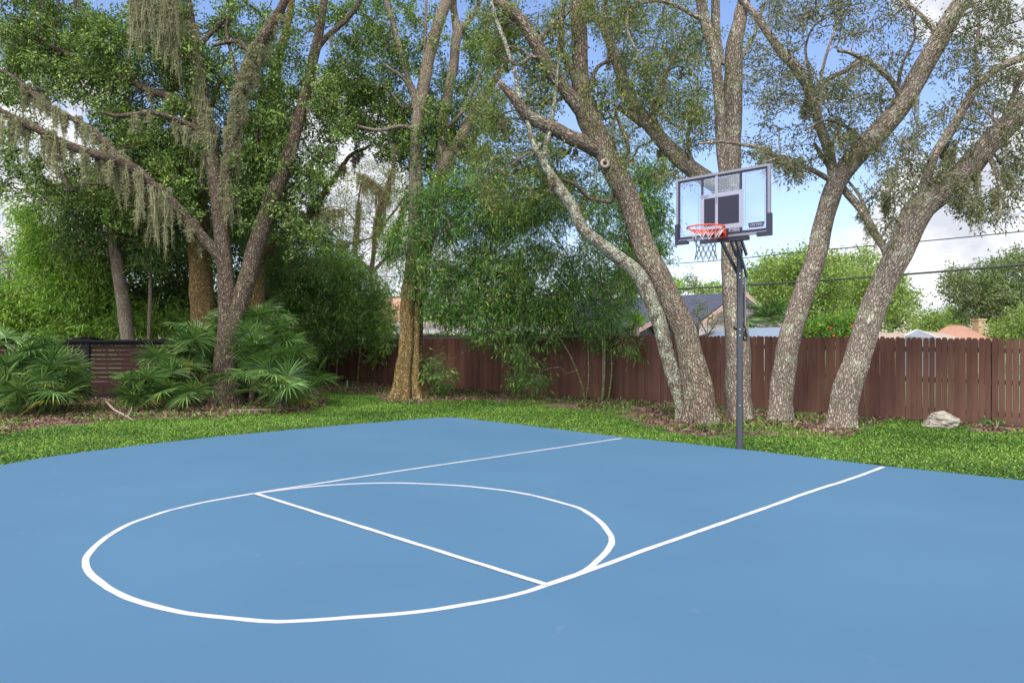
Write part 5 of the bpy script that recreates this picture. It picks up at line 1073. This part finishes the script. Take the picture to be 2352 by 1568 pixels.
# background trees
def bgtree(name, label, x, y0, limbs, blobs, leafm, Yd, per=50, rad=.45, L=.12, w=.06, spr=1.6, bark=None, group=None, cat='tree', tw=10, moss=None, mm=None, droop=.1):
    gy = 784+H*F/Yd; T = Tree(name, label, cat, (x, gy), bark or B_grey, leafm, group)
    top = y0; T.limb([(x, gy, tw), (x+2, (gy+top)/2+30, tw*.8), (x, top, tw*.5)], 0, 9, lobes=0)
    for lb in limbs: T.limb(lb, R.uniform(-.8, .8))
    T.crown(blobs, per=per, rad=rad, L=L, w=w, droop=droop, dz=(0, spr))
    if moss: T.moss(moss, mm)
    T.done(); return T
bgtree('evergreen_tree', 'dense dark evergreen filling the gap behind the slim stems on the left', 380, 480, [[(380, 650, 8), (440, 580, 6), (480, 520, 4)], [(380, 620, 8), (310, 560, 6), (250, 520, 4)]],
       [(340, 650, 110, 90, 110), (430, 700, 70, 70, 70), (540, 640, 60, 100, 60), (380, 540, 120, 70, 70), (640, 640, 60, 90, 50), (300, 720, 60, 50, 34), (500, 500, 90, 70, 44)], L_dark, 23.5, per=60)
bgtree('evergreen_tree', 'dark leafy tree behind the two amber trunks on the left', 560, 420, [[(560, 620, 9), (620, 520, 6), (640, 470, 4)]],
       [(560, 520, 90, 80, 60), (620, 640, 80, 90, 60), (200, 400, 60, 60, 14), (460, 380, 80, 80, 30), (300, 380, 90, 70, 30)], L_dark, 25.5, per=60)
bgtree('oak_tree', 'hazy grey-green tree low at the far left edge of the sky', 20, 600, [[(20, 660, 5), (60, 610, 3)]], [(30, 640, 65, 50, 50), (-30, 600, 60, 60, 40), (25, 590, 35, 20, 8)], L_far2, 42, per=34, rad=.6, L=.16, w=.07)
bgtree('mossy_tree', 'distant grey tree draped in moss between the left oaks and the amber trunk', 853, 622, [
       [(853, 625, 12), (858, 580, 10), (860, 544, 10), (863, 506, 9), (872, 470, 8), (883, 440, 7), (895, 410, 6), (903, 380, 5), (905, 350, 3)],
       [(853, 625, 9), (838, 608, 8), (820, 590, 7), (816, 550, 7), (818, 510, 6), (824, 460, 5), (830, 420, 4)],
       [(855, 625, 9), (870, 610, 8), (888, 590, 7), (905, 570, 5)], [(858, 570, 7), (880, 520, 6), (915, 474, 5), (935, 440, 4)], [(818, 510, 5), (790, 480, 4), (760, 475, 3), (720, 490, 3)], [(860, 544, 5), (800, 560, 4), (740, 560, 3)], [(883, 440, 4), (850, 410, 3), (820, 400, 3)]],
       [(850, 440, 80, 70, 60), (770, 510, 90, 60, 60), (700, 560, 60, 40, 26), (900, 420, 40, 60, 22), (900, 560, 40, 50, 18), (820, 580, 60, 40, 26), (730, 600, 60, 30, 26)], L_thin, 27, per=40, rad=.4, L=.09, w=.035, spr=1.5, tw=14,
       moss=[(816, 550, 824, 460, 40, 80, 9), (860, 544, 905, 370, 60, 80, 9), (888, 590, 935, 440, 40, 80, 9), (790, 480, 720, 490, 40, 65, 8), (800, 560, 740, 560, 24, 50, 18), (850, 410, 820, 400, 14, 75, 18), (883, 440, 850, 410, 12, 80, 18), (853, 625, 820, 590, 8, 50, 16)], mm=M_mossb)
bgtree('oak_tree', 'bright sunlit oak beyond the fence between the hoop pole and the leaning trunk', 1850, 600, [[(1850, 740, 10), (1870, 700, 9), (1900, 660, 6), (1930, 640, 4)], [(1850, 740, 9), (1800, 690, 6), (1760, 650, 4)], [(1850, 680, 7), (1830, 620, 4)]],
       [(1810, 655, 85, 55, 120), (1855, 605, 60, 30, 44), (1900, 650, 60, 60, 70), (1750, 690, 45, 55, 44), (1840, 710, 90, 40, 70), (1775, 620, 40, 25, 16)], L_far, 34, per=44, rad=.55, L=.16, w=.085, spr=2.4, bark=B_far, group='trees beyond the right fence', tw=14)
bgtree('oak_tree', 'green oak beyond the fence seen between the two leaning right trunks', 1985, 610, [[(1985, 720, 8), (2010, 660, 5)], [(1985, 720, 8), (1950, 650, 5)]],
       [(1955, 640, 50, 45, 50), (2010, 660, 55, 55, 60), (2055, 690, 45, 50, 44), (1960, 710, 60, 40, 50), (2045, 735, 45, 30, 26), (1985, 600, 30, 20, 10)], L_far, 37, per=44, rad=.55, L=.16, w=.085, spr=2.2, bark=B_far, group='trees beyond the right fence', tw=12)
bgtree('oak_tree', 'broad dusty-green oak beyond the terracotta roof at the right edge', 2290, 620, [[(2290, 730, 10), (2330, 690, 7), (2370, 660, 5)], [(2290, 720, 9), (2240, 670, 6), (2200, 650, 4)]],
       [(2230, 665, 65, 40, 60), (2310, 640, 70, 45, 70), (2340, 600, 45, 20, 22), (2270, 710, 75, 35, 60), (2350, 700, 60, 60, 50), (2200, 640, 30, 18, 8), (2420, 640, 80, 80, 60)], L_far2, 39, per=44, rad=.55, L=.17, w=.09, spr=2.4, bark=B_far, group='trees beyond the right fence', tw=15)
bgtree('oak_tree', 'low yellow-green tree left of the terracotta roof', 2160, 720, [[(2160, 760, 5), (2185, 735, 3)]], [(2165, 738, 50, 20, 44), (2120, 748, 30, 16, 16), (2200, 722, 25, 10, 8)], L_far, 46, per=40, rad=.6, L=.2, w=.1, spr=2, bark=B_far, group='trees beyond the right fence', tw=8)
bgtree('oak_tree', 'low bright bush at the right edge under the broad oak', 2320, 750, [], [(2320, 762, 50, 18, 30), (2380, 740, 60, 40, 30)], L_far, 33, per=44, rad=.45, L=.14, w=.08, spr=1, bark=B_far, tw=6, cat='bush', group='trees beyond the right fence')
bgtree('oak_tree', 'distant line of light green treetops above the slate-blue roof', 1610, 655, [], [(1600, 664, 60, 9, 30), (1530, 660, 40, 12, 16), (1680, 664, 30, 10, 10)], L_far, 60, per=34, rad=.6, L=.22, w=.12, spr=2, bark=B_far, tw=5, group='trees beyond the right fence')
bgtree('shrub', 'small leafy sprig rising above the slate-blue roof', 1590, 632, [], [(1588, 642, 14, 12, 7)], L_thin, 31, per=22, rad=.25, L=.12, w=.05, spr=.3, bark=B_far, tw=2, cat='shrub')
hib = bgtree('hibiscus_bush', 'leafy bush with a few red flowers behind the fence between the leaning trunks', 1900, 752, [], [(1900, 755, 45, 14, 40), (1945, 745, 30, 18, 24), (1880, 770, 40, 12, 20), (1960, 765, 30, 14, 14)], L_bbright, 19, per=44, rad=.22, L=.09, w=.05, spr=.6, tw=3, cat='bush')
M_red = M_plain('red_petals', (.65, .03, .05), .6)
for x, y in ((1890, 776), (1914, 770), (1908, 752), (1956, 748), (1872, 778)):
    mb = MB(); c = P(x, y, 18.2)
    for k in range(6):
        a = k*1.047; mb.add([c, c+np.array([math.cos(a-.4)*.025, -.015, math.sin(a-.4)*.025]), c+np.array([math.cos(a)*.035, -.01, math.sin(a)*.035]), c+np.array([math.cos(a+.4)*.025, -.015, math.sin(a+.4)*.025])], [[0, 1, 2, 3]])
    mb.build('flower', M_red, hib.root)
bgtree('shrub', 'thin shrub with a few leaves in front of the white wall of the slate-roofed house', 1625, 735, [[(1625, 770, 3), (1600, 720, 2), (1590, 700, 1)], [(1625, 770, 3), (1650, 735, 2)]], [(1610, 725, 25, 25, 8), (1650, 735, 25, 15, 6)], L_thin, 20.5, per=14, rad=.16, L=.08, w=.035, spr=.3, tw=3, cat='shrub')
# fan palm and the strappy plant behind the fence
def fanpalm(name, label, x, y, Yd, n_, sc, kind):
    g = P(x, y, Yd); root = empty(name, (g[0], g[1], 0), label, 'palm')
    mb = MB(); mb.tube([(g[0], g[1], 0), (g[0], g[1], g[2])], .09*sc, 10); mb.build('trunk', B_far, root)
    for k in range(n_):
        o = bpy.data.objects.new('frond', FR[k % 7] if kind == 'p' else FP[k % 2]); col.objects.link(o); o.parent = root
        o.location = (0, 0, g[2]-.1); az = k*2.4; ti = .25+1.25*(k/n_)
        o.rotation_euler = (Matrix.Rotation(az, 4, 'Z') @ Matrix.Rotation(ti, 4, 'Y')).to_euler(); o.scale = (sc, sc, sc)
def strap_mesh():
    mb = MB()
    for i in range(7):
        a = i*.9+R.uniform(-.2, .2); el_ = R.uniform(.5, 1.2); d = np.array([math.cos(a)*math.cos(el_), math.sin(a)*math.cos(el_), math.sin(el_)]); sd = np.cross(d, ZZ); sd /= np.linalg.norm(sd)
        pts = []
        for j in range(5):
            t_ = j/4; wj = .03*[.5, 1, .9, .6, .05][j]; c = d*.6*t_-np.array([0, 0, .22*t_*t_]); pts += [c+sd*wj, c-sd*wj]
        mb.add(pts, [[2*j, 2*j+1, 2*j+3, 2*j+2] for j in range(4)])
    o = mb.build('frond', L_bbright); me = o.data; bpy.data.objects.remove(o); return me
FP = [strap_mesh(), strap_mesh()]
fanpalm('fan_palm', 'fan palm behind the carport beside the mauve gable', 1768, 745, 25, 16, 1.25, 'p')
fanpalm('dracaena', 'bright strappy-leaved plant behind the fence left of the lichened trunk', 1462, 732, 19.4, 8, .85, 's')
weedp = [(1468, 760, 18.8)]

# ------------------------------------------------------------------ bamboo
class Bamboo(Tree):
    def culm(s, px, dd=0., mat=None, first=False):
        keep = s.w; s.w = Wood(); s.first = first; 
        s.limb([(a_, b_, c_*.62) for a_, b_, c_ in px], dd, 8, wob=.3, lobes=0); s.w.build('culm', mat or M_culm, s.root); s.w = keep; s.first = False
m, n, l, b = mat_new('bamboo_culm'); a = n.new('ShaderNodeAttribute'); a.attribute_name = 'bk'; sx_ = n.new('ShaderNodeSeparateXYZ'); l.new(a.outputs['Vector'], sx_.inputs[0])
md = n.new('ShaderNodeMath'); md.operation = 'FRACT'; mu = n.new('ShaderNodeMath'); mu.operation = 'MULTIPLY'; mu.inputs[1].default_value = 3.3; l.new(sx_.outputs['Z'], mu.inputs[0]); l.new(mu.outputs[0], md.inputs[0])
r1 = ramp(n, [(0, (.20, .19, .11)), (.06, (.24, .22, .12)), (.12, (.07, .085, .025)), (1, (.11, .11, .03))]); l.new(md.outputs[0], r1.inputs['Fac']); l.new(r1.outputs[0], b.inputs['Base Color']); b.inputs['Roughness'].default_value = .4; M_culm = m
T = Bamboo('bamboo_clump', 'big dark green bamboo clump arching in front of the fence beside the buttressed trunk', 'bamboo', (1345, 922), B_grey, L_bamboo)
T.culm([(1345, 922, 7), (1335, 880, 7), (1300, 800, 6), (1240, 720, 6), (1180, 640, 5), (1100, 560, 4), (1020, 520, 3)], -.6, first=True)
for px, dd in (([(1382, 923, 8), (1388, 860, 8), (1388, 770, 7), (1384, 680, 6), (1370, 560, 5), (1340, 470, 4), (1290, 420, 3)], .2), ([(1397, 920, 8), (1405, 850, 8), (1400, 740, 7), (1410, 640, 6), (1430, 540, 5), (1450, 450, 3)], .3),
               ([(1345, 921, 6), (1352, 850, 6), (1340, 700, 5), (1300, 580, 5), (1220, 490, 4), (1130, 450, 3)], .4), ([(1180, 905, 6), (1165, 820, 6), (1140, 720, 6), (1100, 620, 5), (1040, 540, 4), (970, 520, 3)], .3),
               ([(1210, 906, 6), (1215, 800, 6), (1210, 690, 5), (1190, 560, 4), (1150, 470, 3)], .8), ([(1175, 900, 5), (1120, 800, 5), (1060, 720, 4), (1010, 640, 3)], -.3)):
    q = px[0]; T.sk.append(G(q[0], q[1])); T.skr.append(.03); T.culm(px, dd)
T.dens = 2.4
T.crown([(1010, 480, 70, 70, 40), (950, 580, 60, 80, 34), (1080, 510, 100, 90, 66), (1180, 540, 120, 100, 84), (1110, 640, 120, 60, 66), (1250, 640, 110, 80, 56), (1030, 650, 70, 50, 26), (1150, 710, 110, 40, 34), (1060, 420, 80, 40, 14), (1200, 420, 90, 40, 16), (1300, 450, 60, 50, 14),
         (1310, 690, 60, 50, 22), (1370, 620, 50, 80, 28), (1400, 720, 35, 40, 14), (1350, 500, 60, 50, 18), (1190, 470, 100, 45, 34), (1120, 770, 50, 18, 7), (1200, 800, 35, 30, 8), (1230, 850, 20, 35, 4), (1390, 780, 30, 20, 5), (1450, 800, 30, 22, 5), (1440, 640, 25, 60, 14),
         (1180, 870, 18, 25, 3), (1000, 860, 22, 30, 5), (900, 540, 30, 40, 7), (1250, 760, 50, 20, 8), (1100, 718, 110, 30, 34), (1240, 725, 90, 28, 28), (1010, 715, 40, 30, 12), (1340, 740, 50, 25, 10)], per=50, rad=.32, L=.14, w=.022, droop=.85, dz=(.2, 1.1), twig=.6)
T.w.build('twigs', B_grey, T.root)
T = Bamboo('bamboo_clump', 'dense tangled bamboo over the fence left of the buttressed trunk', 'bamboo', (770, 884), B_grey, L_bamb2)
T.culm([(770, 884, 6), (775, 800, 6), (770, 700, 5), (775, 600, 4), (790, 480, 3), (795, 470, 2)], .0, first=True)
for px, dd in (([(700, 884, 6), (690, 780, 6), (670, 680, 5), (640, 600, 3)], -.3), ([(820, 886, 6), (830, 780, 5), (850, 700, 4), (880, 640, 3)], -.4), ([(740, 884, 6), (730, 760, 5), (740, 660, 4), (760, 540, 3)], .5)):
    q = px[0]; T.sk.append(G(q[0], q[1])); T.skr.append(.03); T.culm(px, dd)
T.crown([(680, 660, 70, 60, 90), (760, 640, 70, 60, 100), (820, 680, 70, 60, 100), (700, 740, 80, 50, 90), (800, 750, 90, 40, 80), (870, 730, 35, 60, 40), (650, 720, 40, 80, 50), (740, 800, 50, 30, 20), (870, 800, 25, 30, 10), (640, 600, 30, 40, 20), (770, 590, 50, 25, 16), (690, 800, 40, 40, 16)],
        per=58, rad=.38, L=.17, w=.030, droop=.7, dz=(0, 1.2), twig=.6)
T.w.build('twigs', B_grey, T.root)
T = Bamboo('bamboo_clump', 'sunlit bright green bamboo thicket behind the slat fence at the left edge', 'bamboo', (150, 900), B_grey, L_bbright)
T.culm([(150, 900, 6), (150, 780, 6), (140, 680, 5), (120, 560, 4), (80, 480, 3)], .0, first=True)
for px, dd in (([(50, 900, 6), (40, 780, 5), (50, 680, 4), (90, 600, 3)], .2), ([(250, 898, 6), (240, 780, 5), (220, 660, 4), (180, 560, 3)], .2), ([(350, 898, 5), (380, 780, 5), (390, 700, 3)], .2)):
    q = px[0]; T.sk.append(G(q[0], q[1])); T.skr.append(.03); T.culm(px, dd)
T.crown([(80, 720, 110, 60, 150), (190, 690, 90, 70, 130), (150, 600, 90, 60, 110), (90, 540, 60, 40, 40), (230, 600, 60, 60, 50), (240, 740, 60, 40, 50), (-40, 700, 80, 90, 70), (330, 740, 50, 35, 26), (410, 750, 50, 30, 24), (60, 620, 40, 40, 14), (60, 490, 40, 25, 14)],
        per=58, rad=.38, L=.16, w=.036, droop=.6, dz=(.5, 1.2), twig=.6)
T.w.build('twigs', B_grey, T.root)
T = Bamboo('bamboo_clump', 'hanging bamboo foliage behind the big rough oak above the slate roof', 'bamboo', (1450, 905), B_grey, L_bamboo)
T.culm([(1450, 905, 6), (1448, 780, 6), (1440, 650, 5), (1450, 520, 4), (1480, 420, 3), (1510, 440, 2)], .0, first=True)
T.crown([(1470, 450, 50, 60, 44), (1500, 520, 40, 70, 40), (1440, 560, 35, 80, 34), (1515, 590, 22, 45, 14), (1430, 680, 30, 60, 24), (1400, 440, 50, 60, 26), (1500, 390, 50, 40, 20)], per=56, rad=.34, L=.15, w=.028, droop=.7, dz=(.2, .9), twig=.6)
T.moss([(1450, 520, 1480, 420, 8, 130, 18), (1440, 650, 1450, 520, 6, 100, 16)], M_moss)
T.w.build('twigs', B_grey, T.root)

# far-off wood behind the yard, one mass
pos = []
for k in range(900):
    az = R.uniform(-.75, .12); D = R.uniform(52, 70); hh = 4.2+1.6*mnoise.noise((az*9, 0, 0))+1.0*mnoise.noise((az*31, 4, 0))
    pos.append([math.sin(az)*D, math.cos(az)*D, R.uniform(.2, 1)**.7*max(1.5, hh)])
pos = np.array(pos); pos = np.repeat(pos, 22, 0)+R.normal(size=(len(pos)*22, 3))*.75; pos[:, 2] = np.maximum(pos[:, 2], .1)
V, Fc = leaves(pos, .38, .2)
tag(mk('distant_wood', V, Fc, L_dark), 'dark far-off belt of trees behind everything on the left', 'trees', kind='stuff')
